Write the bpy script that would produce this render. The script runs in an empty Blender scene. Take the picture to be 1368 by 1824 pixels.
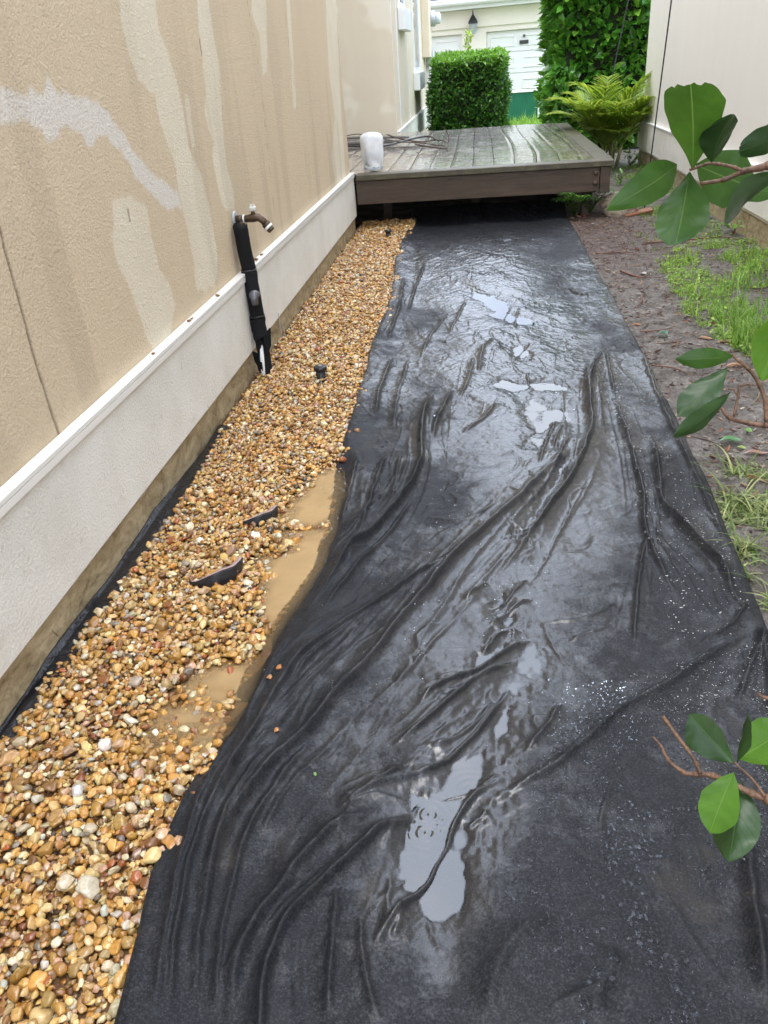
import bpy, math, random
import numpy as np
from math import radians as R
from mathutils import Matrix, Vector
rng = np.random.default_rng(7); random.seed(7)
S = bpy.context.scene; COL = S.collection
# ------------------------------------------------------------ camera
CW, CH, FPX, CAMH = 1368., 1824., 1437., 1.4
def nrm(v): v = np.asarray(v, float); return v/np.linalg.norm(v)
def ray(px, py): return np.array([px-CW/2, -(py-CH/2), -FPX])
_fw = nrm(ray(855, 100)); _up = -nrm(ray(885, 3500)); _up = nrm(_up-_fw*(_up@_fw)); _rt = np.cross(_fw, _up)
M3 = np.array([_rt, _fw, _up]); C0 = np.array([0, 0, CAMH])
cam = bpy.data.objects.new('camera', bpy.data.cameras.new('camera')); COL.objects.link(cam)
cam.data.sensor_fit = 'VERTICAL'; cam.data.sensor_height = 24; cam.data.sensor_width = 18
cam.data.lens = 24*FPX/CH; cam.data.clip_start = .02; cam.data.clip_end = 600
cam.matrix_world = Matrix.Translation(Vector(C0)) @ Matrix([list(r) for r in M3]).to_4x4()
S.camera = cam
# ------------------------------------------------------------ light
w = bpy.data.worlds.new('World'); S.world = w; w.use_nodes = True
nt = w.node_tree; bg = nt.nodes['Background']
sky = nt.nodes.new('ShaderNodeTexSky'); sky.sky_type = 'NISHITA'; sky.sun_disc = False
SUN_EL, SUN_ROT = R(80), R(200)
sky.sun_elevation = SUN_EL; sky.sun_rotation = SUN_ROT; sky.dust_density = 3; sky.air_density = 1.0
hs = nt.nodes.new('ShaderNodeHueSaturation'); hs.inputs['Saturation'].default_value = .35
nt.links.new(sky.outputs[0], hs.inputs['Color']); mxw = nt.nodes.new('ShaderNodeMix'); mxw.data_type = 'RGBA'; mxw.inputs[0].default_value = .65; mxw.inputs[7].default_value = (8.8, 9.6, 11.0, 1)
wtc = nt.nodes.new('ShaderNodeTexCoord'); wno = nt.nodes.new('ShaderNodeTexNoise'); wno.inputs['Scale'].default_value = 3.2; wno.inputs['Detail'].default_value = 5; wno.inputs['Roughness'].default_value = .55
wcr = nt.nodes.new('ShaderNodeValToRGB'); wcr.color_ramp.elements[0].position = .33; wcr.color_ramp.elements[1].position = .68; wcr.color_ramp.elements[0].color = (.62, .70, .84, 1); wcr.color_ramp.elements[1].color = (1.25, 1.22, 1.18, 1)
wmu = nt.nodes.new('ShaderNodeMix'); wmu.data_type = 'RGBA'; wmu.blend_type = 'MULTIPLY'; wmu.inputs[0].default_value = 1; wmu.inputs[6].default_value = (8.8, 9.6, 11.0, 1)
nt.links.new(wtc.outputs['Generated'], wno.inputs['Vector']); nt.links.new(wno.outputs[0], wcr.inputs[0]); nt.links.new(wcr.outputs[0], wmu.inputs[7]); nt.links.new(wmu.outputs[2], mxw.inputs[7])
nt.links.new(hs.outputs[0], mxw.inputs[6]); nt.links.new(mxw.outputs[2], bg.inputs[0])
bg.inputs[1].default_value = .15
sd = bpy.data.lights.new('sun', 'SUN'); sd.energy = .55; sd.angle = R(28); sd.color = (1, .96, .9)
so = bpy.data.objects.new('sun', sd); COL.objects.link(so)
sv = Vector((math.sin(SUN_ROT)*math.cos(SUN_EL), math.cos(SUN_ROT)*math.cos(SUN_EL), math.sin(SUN_EL)))
so.rotation_euler = sv.to_track_quat('Z', 'Y').to_euler()
S.view_settings.view_transform = 'Standard'; S.view_settings.look = 'None'; S.view_settings.gamma = 1
S.view_settings.exposure = 1.64

# ------------------------------------------------------------ pixel -> world helpers (measuring only)
def PL(px, py, p0, n):
    d = M3@ray(px, py); t = ((np.asarray(p0)-C0)@np.asarray(n))/(d@np.asarray(n)); return C0+t*d
def G(px, py, z=0.): return PL(px, py, (0, 0, z), (0, 0, 1))
def OX(px, py, x): return PL(px, py, (x, 0, 0), (1, 0, 0))
def OY(px, py, y): return PL(px, py, (0, y, 0), (0, 1, 0))
def AD(px, py, dist): return C0+nrm(M3@ray(px, py))*dist
# ------------------------------------------------------------ numpy noise
_T = [rng.random((256, 256)) for _ in range(8)]
def vn(x, y, k=0):
    T = _T[k % 8]; x = np.asarray(x, float)+k*17.3; y = np.asarray(y, float)+k*9.1
    xi = np.floor(x).astype(int); yi = np.floor(y).astype(int); fx = x-xi; fy = y-yi
    fx = fx*fx*fx*(fx*(fx*6-15)+10); fy = fy*fy*fy*(fy*(fy*6-15)+10)
    a = T[xi & 255, yi & 255]; b = T[(xi+1) & 255, yi & 255]; c = T[xi & 255, (yi+1) & 255]; d = T[(xi+1) & 255, (yi+1) & 255]
    return (a*(1-fx)+b*fx)*(1-fy)+(c*(1-fx)+d*fx)*fy-.5
def fbm(x, y, k=0, o=4, g=.5):
    s = 0; a = 1
    for i in range(o): s = s+a*vn(x*2**i, y*2**i, k+i); a *= g
    return s
def smooth(e0, e1, x): t = np.clip((x-e0)/(e1-e0), 0, 1); return t*t*(3-2*t)
def inpoly(x, y, P):
    r = np.zeros(np.shape(x), bool); n = len(P)
    for i in range(n):
        x1, y1 = P[i]; x2, y2 = P[(i+1) % n]
        c = ((y1 > y) != (y2 > y)) & (x < (x2-x1)*(y-y1)/((y2-y1) or 1e-9)+x1); r ^= c
    return r
def crom(P, n=5):
    P = np.array(P, float); Q = np.vstack([2*P[0]-P[1], P, 2*P[-1]-P[-2]]); out = []
    for i in range(1, len(Q)-2):
        for t in np.linspace(0, 1, n, endpoint=False):
            a, b, c, d = Q[i-1:i+3]; out.append(.5*(2*b+(c-a)*t+(2*a-5*b+4*c-d)*t*t+(3*b-a-3*c+d)*t**3))
    out.append(P[-1]); return np.array(out)
# ------------------------------------------------------------ mesh helpers
def mk(name, V, F, mat=None, parent=None, smooth_=True, attr=None, uv=None):
    """V (n,3); F (m,3|4) array or list of lists"""
    me = bpy.data.meshes.new(name); V = np.asarray(V, np.float32)
    if isinstance(F, np.ndarray):
        m, k = F.shape
        me.vertices.add(len(V)); me.vertices.foreach_set('co', V.ravel())
        me.loops.add(m*k); me.loops.foreach_set('vertex_index', F.astype(np.int32).ravel())
        me.polygons.add(m); me.polygons.foreach_set('loop_start', np.arange(0, m*k, k, dtype=np.int32))
        me.update(calc_edges=True)
    else:
        me.from_pydata([tuple(map(float, v)) for v in V], [], F)
    me.polygons.foreach_set('use_smooth', np.full(len(me.polygons), bool(smooth_)))
    if attr:
        for an, av in attr.items():
            av = np.asarray(av, np.float32)
            if av.ndim == 1:
                a = me.attributes.new(an, 'FLOAT', 'POINT'); a.data.foreach_set('value', av)
            else:
                a = me.attributes.new(an, 'FLOAT_COLOR', 'POINT')
                if av.shape[1] == 3: av = np.hstack([av, np.ones((len(av), 1), np.float32)])
                a.data.foreach_set('color', av.ravel())
    if uv is not None:
        l = me.uv_layers.new(name='UVMap'); li = np.zeros(len(me.loops), np.int32); me.loops.foreach_get('vertex_index', li)
        l.data.foreach_set('uv', np.asarray(uv, np.float32)[li].ravel())
    me.validate(); me.update()
    o = bpy.data.objects.new(name, me); COL.objects.link(o)
    if mat: me.materials.append(mat)
    if parent: o.parent = parent
    return o
def tag(o, label=None, cat=None, group=None, kind=None):
    if label: o['label'] = label
    if cat: o['category'] = cat
    if group: o['group'] = group
    if kind: o['kind'] = kind
    return o
def empty(name, label, cat, loc=(0, 0, 0), group=None):
    o = bpy.data.objects.new(name, None); COL.objects.link(o); o.location = loc; o.empty_display_size = .1
    tag(o, label, cat, group); return o
def grid(nu, nv):
    i = np.arange(nu-1)[:, None]*nv+np.arange(nv-1)[None, :]; i = i.ravel()
    return np.stack([i, i+nv, i+nv+1, i+1], 1)
class MB:
    def __init__(s): s.v = []; s.f = []
    def add(s, V, F):
        b = len(s.v); s.v += [tuple(map(float, x)) for x in V]; s.f += [[b+int(i) for i in f] for f in F]; return s
    def box(s, a, b, bev=0.0, Mx=None):
        a = np.minimum(a, b) if False else np.array(a, float); b = np.array(b, float)
        lo = np.minimum(a, b); hi = np.maximum(a, b); c = (lo+hi)/2; h = (hi-lo)/2
        bv = min(bev, h.min()*.6)
        if bv <= 0:
            V = [(c+h*np.array([x, y, z])) for x in (-1, 1) for y in (-1, 1) for z in (-1, 1)]
            F = [(0, 1, 3, 2), (4, 6, 7, 5), (0, 4, 5, 1), (2, 3, 7, 6), (0, 2, 6, 4), (1, 5, 7, 3)]
        else:
            V = []; ix = {}
            for x in (-1, 1):
                for y in (-1, 1):
                    for z in (-1, 1):
                        sg = np.array([x, y, z])
                        for ax in range(3):
                            p = c+sg*(h-bv); p[ax] = c[ax]+sg[ax]*h[ax]; ix[(x, y, z, ax)] = len(V); V.append(p)
            F = []
            for ax in range(3):
                o1, o2 = [k for k in range(3) if k != ax]
                for sgn in (-1, 1):
                    q = []
                    for a1, a2 in ((-1, -1), (1, -1), (1, 1), (-1, 1)):
                        k = [0, 0, 0]; k[ax] = sgn; k[o1] = a1; k[o2] = a2; q.append(ix[(*k, ax)])
                    F.append(q)
                for a1 in (-1, 1):
                    for a2 in (-1, 1):
                        k0 = [0, 0, 0]; k0[o1] = a1; k0[o2] = a2
                        ka = list(k0); ka[ax] = -1; kb = list(k0); kb[ax] = 1
                        F.append([ix[(*ka, o1)], ix[(*kb, o1)], ix[(*kb, o2)], ix[(*ka, o2)]])
            for x in (-1, 1):
                for y in (-1, 1):
                    for z in (-1, 1): F.append([ix[(x, y, z, k)] for k in range(3)])
        if Mx is not None: V = [np.array(Mx[0])+np.array(Mx[1])@np.asarray(p) for p in V]
        return s.add(V, F)
    def tube(s, P, r, n=10, cap=True, sub=0):
        P = np.array(P, float); 
        if sub: P = crom(P, sub)
        r = np.interp(np.linspace(0, 1, len(P)), np.linspace(0, 1, len(np.atleast_1d(r))), np.atleast_1d(r)) if np.ndim(r) else np.full(len(P), r)
        b = len(s.v); T = np.gradient(P, axis=0); prev = None
        for i, p in enumerate(P):
            t = nrm(T[i]+1e-12)
            if prev is None:
                a = np.cross(t, (0, 0, 1)) if abs(t[2]) < .9 else np.cross(t, (1, 0, 0))
            else: a = prev-t*(prev@t)
            a = nrm(a); prev = a; c = np.cross(t, a)
            for k in range(n):
                th = 2*math.pi*k/n; s.v.append(tuple(p+r[i]*(math.cos(th)*a+math.sin(th)*c)))
        for i in range(len(P)-1):
            for k in range(n): s.f.append([b+i*n+k, b+i*n+(k+1) % n, b+(i+1)*n+(k+1) % n, b+(i+1)*n+k])
        if cap: s.f.append([b+k for k in range(n)][::-1]); s.f.append([b+(len(P)-1)*n+k for k in range(n)])
        return s
    def build(s, name, mat, parent=None, smooth_=False, **k):
        o = mk(name, np.array(s.v), s.f, mat, parent, smooth_, **k)
        return o
def bx(name, a, b, mat, parent, bev=0.0): return MB().box(a, b, bev).build(name, mat, parent)
def rotm(ax, ang):
    """(N) angles -> (N,3,3)"""
    ang = np.atleast_1d(ang); c = np.cos(ang); s = np.sin(ang); n = len(ang); m = np.zeros((n, 3, 3)); i, j = [(1, 2), (2, 0), (0, 1)][ax]
    m[:, ax, ax] = 1; m[:, i, i] = c; m[:, j, j] = c; m[:, i, j] = -s; m[:, j, i] = s; return m
def scatter(tv, tf, pos, rot, sc):
    """merge N copies of a template; sc (N,) or (N,3)"""
    sc = np.asarray(sc); sc = sc[:, None] if sc.ndim == 1 else sc
    v = np.einsum('nij,nkj->nki', rot, tv[None]*sc[:, None, :])+pos[:, None, :]
    f = tf[None]+(np.arange(len(pos))*len(tv))[:, None, None]
    return v.reshape(-1, 3), f.reshape(-1, tf.shape[1])
def merge(parts):
    V = []; F = []; C = []; b = 0
    for v, f, c in parts: V.append(v); F.append(f+b); C.append(c); b += len(v)
    return np.vstack(V), np.vstack(F), np.vstack(C)
def ico(n):
    t = (1+5**.5)/2
    v = [nrm(p) for p in [(-1, t, 0), (1, t, 0), (-1, -t, 0), (1, -t, 0), (0, -1, t), (0, 1, t), (0, -1, -t), (0, 1, -t), (t, 0, -1), (t, 0, 1), (-t, 0, -1), (-t, 0, 1)]]
    f = [(0, 11, 5), (0, 5, 1), (0, 1, 7), (0, 7, 10), (0, 10, 11), (1, 5, 9), (5, 11, 4), (11, 10, 2), (10, 7, 6), (7, 1, 8), (3, 9, 4), (3, 4, 2), (3, 2, 6), (3, 6, 8), (3, 8, 9), (4, 9, 5), (2, 4, 11), (6, 2, 10), (8, 6, 7), (9, 8, 1)]
    for _ in range(n):
        c = {}; g = []
        def mid(a, b):
            k = (min(a, b), max(a, b))
            if k not in c: v.append(nrm(v[a]+v[b])); c[k] = len(v)-1
            return c[k]
        for a, b, d in f:
            x, y, z = mid(a, b), mid(b, d), mid(d, a); g += [(a, x, z), (b, y, x), (d, z, y), (x, y, z)]
        f = g
    return np.array(v), np.array(f)
# ------------------------------------------------------------ material helpers
class Mat:
    def __init__(s, name, base=(.5, .5, .5), rough=.6, spec=.5, **kw):
        s.m = bpy.data.materials.new(name); s.m.use_nodes = True; s.t = s.m.node_tree; s.b = s.t.nodes['Principled BSDF']; s.out = s.t.nodes['Material Output']
        s.set('Base Color', (*base, 1)); s.set('Roughness', rough); s.set('Specular IOR Level', spec)
        for k, v in kw.items(): s.set(k.replace('_', ' '), v)
        s.tc = None; s.nrm = None
    def set(s, k, v):
        i = s.b.inputs[k]
        if isinstance(v, bpy.types.NodeSocket): s.t.links.new(v, i)
        else: i.default_value = v
    def n(s, t, **kw):
        x = s.t.nodes.new(t)
        for k, v in kw.items():
            if k.startswith('_'): setattr(x, k[1:], v)
            else: s.inp(x, k.replace('_', ' '), v)
        return x
    def inp(s, x, k, v):
        i = x.inputs[int(k[1:])] if k[0] == 'i' and k[1:].isdigit() else x.inputs[k]
        if isinstance(v, bpy.types.NodeSocket): s.t.links.new(v, i)
        else: i.default_value = v
    def co(s, scale=(1, 1, 1), rot=(0, 0, 0)):
        if not s.tc: s.tc = s.t.nodes.new('ShaderNodeTexCoord')
        mp = s.n('ShaderNodeMapping', Scale=scale, Rotation=rot); s.t.links.new(s.tc.outputs['Object'], mp.inputs[0]); return mp.outputs[0]
    def noise(s, sc, det=4, ro=.55, dist=0, co=None):
        x = s.n('ShaderNodeTexNoise', Scale=sc, Detail=det, Roughness=ro, Distortion=dist); s.t.links.new(co if co is not None else s.co(), x.inputs['Vector']); return x.outputs[0]
    def vor(s, sc, co=None, feat='F1', rnd=1):
        x = s.n('ShaderNodeTexVoronoi', _feature=feat, Scale=sc, Randomness=rnd); s.t.links.new(co if co is not None else s.co(), x.inputs['Vector']); return x
    def ramp(s, fac, stops):
        x = s.t.nodes.new('ShaderNodeValToRGB'); e = x.color_ramp.elements
        while len(e) < len(stops): e.new(.5)
        for i, (p, c) in enumerate(stops):
            e[i].position = p; e[i].color = (*c, 1) if np.ndim(c) else (c, c, c, 1)
        s.t.links.new(fac, x.inputs[0]); return x.outputs[0]
    def mix(s, fac, a, b, mode='MIX'):
        x = s.t.nodes.new('ShaderNodeMix'); x.data_type = 'RGBA'; x.blend_type = mode
        for i, v in ((0, fac), (6, a), (7, b)):
            if isinstance(v, bpy.types.NodeSocket): s.t.links.new(v, x.inputs[i])
            else: x.inputs[i].default_value = ((*v, 1) if np.ndim(v) else v)
        return x.outputs[2]
    def math(s, op, a, b=0., clamp=False):
        x = s.t.nodes.new('ShaderNodeMath'); x.operation = op; x.use_clamp = clamp
        for i, v in ((0, a), (1, b)):
            if isinstance(v, bpy.types.NodeSocket): s.t.links.new(v, x.inputs[i])
            else: x.inputs[i].default_value = v
        return x.outputs[0]
    def bump(s, h, st=.5, dist=.01):
        x = s.n('ShaderNodeBump', Strength=st, Distance=dist, Height=h)
        if s.nrm is not None: s.t.links.new(s.nrm, x.inputs['Normal'])
        s.nrm = x.outputs[0]; s.set('Normal', s.nrm); return s.nrm
    def attr(s, name, which='Color'):
        x = s.t.nodes.new('ShaderNodeAttribute'); x.attribute_name = name; return x.outputs[which]
def stucco(name, c1, c2, grain=1.0, extra=None):
    a = Mat(name, rough=.85, spec=.25)
    big = a.noise(1.1, 3); st = a.noise(1.0, 4, .6, .4, a.co((6, 6, .55)))
    f = a.math('ADD', a.math('MULTIPLY', big, .5), a.math('MULTIPLY', st, .5))
    c = a.ramp(f, [(.36, c2), (.62, c1)])
    if extra: c = extra(a, c)
    sp = a.noise(160, 3, .6); c = a.mix(a.math('MULTIPLY', a.ramp(sp, [(.3, 1.), (.52, 0.)]), .22), c, tuple(x*.45 for x in c1))
    a.set('Base Color', c)
    h = a.math('ADD', a.noise(105, 4, .7, .25), a.math('MULTIPLY', a.noise(34, 3, .5, .2), .5)); a.bump(h, .85*grain, .011)
    return a.m
def wetcolor(): pass

# ------------------------------------------------------------ ground heights and outlines
WL = -1.1957; WR = 2.05; YD = 8.06; ZD = .505
FL = [(225, 1860), (240, 1800), (285, 1580), (315, 1490), (345, 1420), (395, 1290), (440, 1195), (500, 1090), (560, 1010), (585, 930), (597, 850), (620, 790), (650, 690), (668, 620), (700, 540), (706, 470), (730, 410), (738, 385)]
FR = [(1368, 1160), (1335, 1085), (1290, 965), (1245, 850), (1190, 735), (1130, 620), (1085, 530), (1050, 468), (1012, 398), (1003, 370)]
gl = np.array([G(*p)[:2] for p in FL]); gr = np.array([G(*p)[:2] for p in FR])
gl = gl[np.argsort(gl[:, 1])]; gr = gr[np.argsort(gr[:, 1])]
gl = np.vstack([[gl[0, 0]-.02, -.6], gl]); gr = np.vstack([[1.0, -.6], [.98, .9], [.88, 1.6], gr])
def XL(y): return np.interp(y, gl[:, 1], gl[:, 0])+.008*fbm(y*5, y*0, 3, 3)
def XRr(y): return np.interp(y, gr[:, 1], gr[:, 0])+.012*fbm(y*4, y*0+5, 4, 3)
# mud pool range along y
yp0, yp1 = G(330, 1450)[1], G(600, 800)[1]; ydeep = G(560, 960)[1]
def poolmask(y): return smooth(yp0-.05, yp0+.35, y)*(1-smooth(yp1-.35, yp1+.02, y))
WATER_Z = .0
def gravel_h(x, y):
    d = XL(y)-x     # distance left of the fabric edge
    m = poolmask(y)
    z = .022+.012*fbm(x*2.2, y*2.2, 1, 3)
    y2 = G(385, 1310)[1]; wdt = .045+.10*np.exp(-((y-ydeep)/.55)**2)+.17*np.exp(-((y-y2)/.26)**2)
    dip = m*np.exp(-(np.maximum(d, 0)/wdt)**1.6)
    z = z-dip*(.028+.060*np.exp(-((y-ydeep)/.5)**2)+.036*np.exp(-((y-y2)/.26)**2))*(.9+1.2*fbm(x*9, y*9, 6, 3))
    z = z-.015*smooth(.05, 0, x-(WL+.03))
    return z
def soil_h(x, y):
    inF = smooth(0, .05, x-(XL(y)-.0))*smooth(0, .06, XRr(y)-x)
    zr = .012*fbm(x*2.5, y*2.5, 2, 4)+.012*fbm(x*11, y*11, 5, 3)
    zr = zr+.006*np.abs(fbm(x*38, y*38, 6, 2))*4*.5
    left = smooth(.08, 0., x-XL(y))
    z = zr*(1-left)-.14*left
    z = np.where(inF > 0, z*(1-inF)-.10*inF, z)
    return z+.03*smooth(1.35, 2.1, x)*(y < 12)
# folds: (pixels, height mm, half width mm)
FO = [
 ([(1018,798),(984,834),(942,880),(916,910),(881,941),(828,990),(790,1028),(760,1066),(714,1116),(676,1165),(638,1211),(600,1252),(564,1300),(498,1370),(446,1432),(410,1493),(388,1546),(365,1620),(352,1700)], 26, 26),
 ([(836,975),(805,1002),(760,1024),(722,1051),(668,1089),(600,1131),(545,1180),(500,1240),(460,1310),(425,1380),(395,1450),(370,1520)], 16, 17),
 ([(1080,622),(1062,650),(1050,700),(1054,765),(1045,800),(1030,838),(1010,876),(980,914),(950,952),(923,990),(881,1036)], 22, 17),
 ([(1046,655),(1047,700),(1052,740)], 12, 10),
 ([(871,1042),(843,1062),(830,1078)], 8, 9),
 ([(774,695),(760,736),(752,790),(750,830),(733,876),(706,914),(668,960),(630,990),(600,1030),(570,1070),(540,1110)], 22, 20),
 ([(807,699),(789,736),(771,785)], 14, 16),
 ([(735,900),(700,955),(655,1000),(615,1050),(575,1100)], 9, 12),
 ([(690,812),(676,850),(660,905),(640,960)], 9, 14),(([(715,815),(706,860),(700,900)]), 6, 12),
 ([(881,607),(862,626),(853,669)], 12, 14),([(884,721),(869,745),(823,773)], 10, 14),([(846,640),(832,690),(818,715)], 10, 12),
 ([(837,1070),(900,1078)], 0, 9),
 ([(739,1458),(682,1489),(647,1519),(608,1559),(564,1607),(525,1651),(498,1695),(481,1747),(467,1830),(460,1900)], 24, 17),
 ([(682,1453),(603,1480),(560,1519),(525,1563),(498,1607),(463,1651),(430,1720),(412,1830)], 17, 24),
 ([(455,1320),(405,1410),(365,1500),(338,1600),(322,1700),(308,1830)], 11, 11),
 ([(490,1335),(425,1440),(388,1540),(368,1640),(358,1740),(350,1840)], 10, 12),
 ([(430,1285),(378,1400),(343,1510),(318,1610),(300,1720),(285,1840)], 12, 12),
 ([(560,1330),(478,1440),(430,1540),(404,1650),(392,1740),(385,1840)], 12, 14),
 ([(600,1330),(540,1390),(500,1440),(470,1500)], 6, 12),
 ([(520,1140),(470,1220),(430,1310)], 10, 12),([(560,1150),(505,1220),(462,1290)], 8, 10),([(640,1110),(570,1170),(520,1235)], 7, 11),
 ([(1340,1140),(1220,1210),(1100,1280),(1030,1345),(971,1387),(896,1426),(830,1462)], 15, 18),
 ([(1000,1260),(968,1310),(930,1350)], 8, 10),
 ([(905,1232),(862,1296),(805,1355),(752,1387),(690,1402),(640,1425),(600,1452)], 19, 10),
 ([(920,1178),(893,1196),(845,1222),(800,1262),(756,1300),(700,1335)], 18, 10),
 ([(945,1140),(905,1165),(855,1198),(790,1225),(740,1262)], 17, 11),
 ([(930,1128),(900,1130),(858,1168)], 12, 9),([(945,1075),(905,1095),(870,1120)], 10, 9),([(940,1040),(900,1078),(868,1090)], 9, 8),
 ([(880,1250),(840,1300),(790,1330),(757,1332)], 12, 8),
 ([(892,1383),(850,1412),(805,1425),(770,1432)], 7, 6),
 ([(893,1395),(840,1431),(812,1470),(797,1510),(775,1550),(752,1588),(700,1640),(670,1700)], 19, 9),
 ([(870,1455),(840,1475),(828,1480)], 9, 8),
 ([(720,1370),(670,1400),(600,1440)], 10, 12),
 ([(605,1590),(592,1700),(586,1830)], 9, 13),([(640,1640),(652,1740),(682,1830)], 8, 12),([(700,1560),(688,1640),(662,1700)], 6, 10),([(720,1620),(700,1680)], 6, 10),
 ([(1096,715),(1117,782),(1133,840),(1146,902),(1152,965),(1183,1032),(1210,1080)], 15, 13),
 ([(1150,965),(1140,1027),(1133,1100),(1128,1160)], 9, 10),
 ([(1079,630),(1096,715)], 8, 10),
 ([(1158,777),(1171,840),(1178,905),(1205,935),(1242,982),(1287,1032),(1304,1075),(1345,1125)], 18, 18),
 ([(1330,1090),(1300,1130),(1240,1160)], 8, 10),([(1368,1140),(1340,1190),(1310,1260)], 12, 12),([(1345,1130),(1365,1200),(1380,1300)], 14, 14),
 ([(1010,515),(1031,528),(1080,532)], 8, 10),([(1135,620),(1180,735),(1235,850),(1280,960),(1330,1080)], 8, 14),
 ([(992,751),(975,790),(960,830)], 9, 9),([(1003,760),(985,800)], 7, 8),([(1012,785),(1000,812)], 6, 7),
 ([(912,548),(895,575)], 5, 8),([(926,552),(912,585)], 5, 8),([(945,612),(912,650)], 6, 9),([(938,668),(945,700)], 5, 8),
 ([(800,560),(770,600),(750,640)], 7, 12),([(760,470),(740,520),(725,570)], 8, 12),([(830,540),(800,600)], 6, 12),([(720,500),(712,560),(690,620)], 9, 12),
 ([(700,640),(680,700),(668,760)], 8, 14),([(730,640),(712,700),(700,770)], 6, 14),([(640,820),(625,880),(605,950)], 10, 14),
 ([(890,900),(850,925),(800,935),(760,925)], 5, 7),([(865,950),(820,985),(780,1005)], 5, 6),
 ([(1330,1500),(1345,1650),(1368,1800)], 20, 22),([(980,1640),(900,1700),(860,1830)], 8, 30),([(1100,1700),(1050,1830)], 8, 30),
 ([(1100,1080),(1040,1110),(960,1115)], 5, 9),([(1090,1120),(1010,1150)], 4, 9),
]
BA = [  # basins that hold the puddles: pixels, depth mm, half width mm
 ([(925,1170),(890,1235),(850,1310),(815,1400),(795,1470),(770,1570)], 17, 66),
 ([(878,1310),(850,1440),(795,1580)], 9, 48),
 ([(905,1075),(900,1120),(870,1170),(800,1230)], 13, 35),
 ([(1018,815),(985,868),(945,925),(920,960)], 19, 42),([(985,740),(960,790),(985,800)], 10, 40),
 ([(890,685),(940,690),(985,690)], 17, 60),([(938,618),(915,645)], 12, 45),
 ([(870,530),(900,560),(930,575)], 15, 80),
 ([(762,1425),(765,1500)], 9, 38),([(960,690),(940,760),(960,800)], 7, 40),([(900,590),(930,640)], 9, 35),
]
def polyd(x, y, P):
    """distance, signed side and arc fraction to a polyline"""
    bd = np.full(x.shape, 1e9); bs = np.zeros(x.shape); bt = np.zeros(x.shape)
    L = np.r_[0, np.cumsum(np.linalg.norm(np.diff(P, axis=0), axis=1))]; tot = L[-1]
    for i in range(len(P)-1):
        a = P[i]; e = P[i+1]-a; l2 = e@e
        t = np.clip(((x-a[0])*e[0]+(y-a[1])*e[1])/l2, 0, 1); dx = x-a[0]-t*e[0]; dy = y-a[1]-t*e[1]; d = np.hypot(dx, dy)
        m = d < bd; bd = np.where(m, d, bd); bs = np.where(m, np.sign(e[0]*dy-e[1]*dx), bs); bt = np.where(m, (L[i]+t*math.sqrt(l2))/tot, bt)
    return bd, bs, bt
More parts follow.
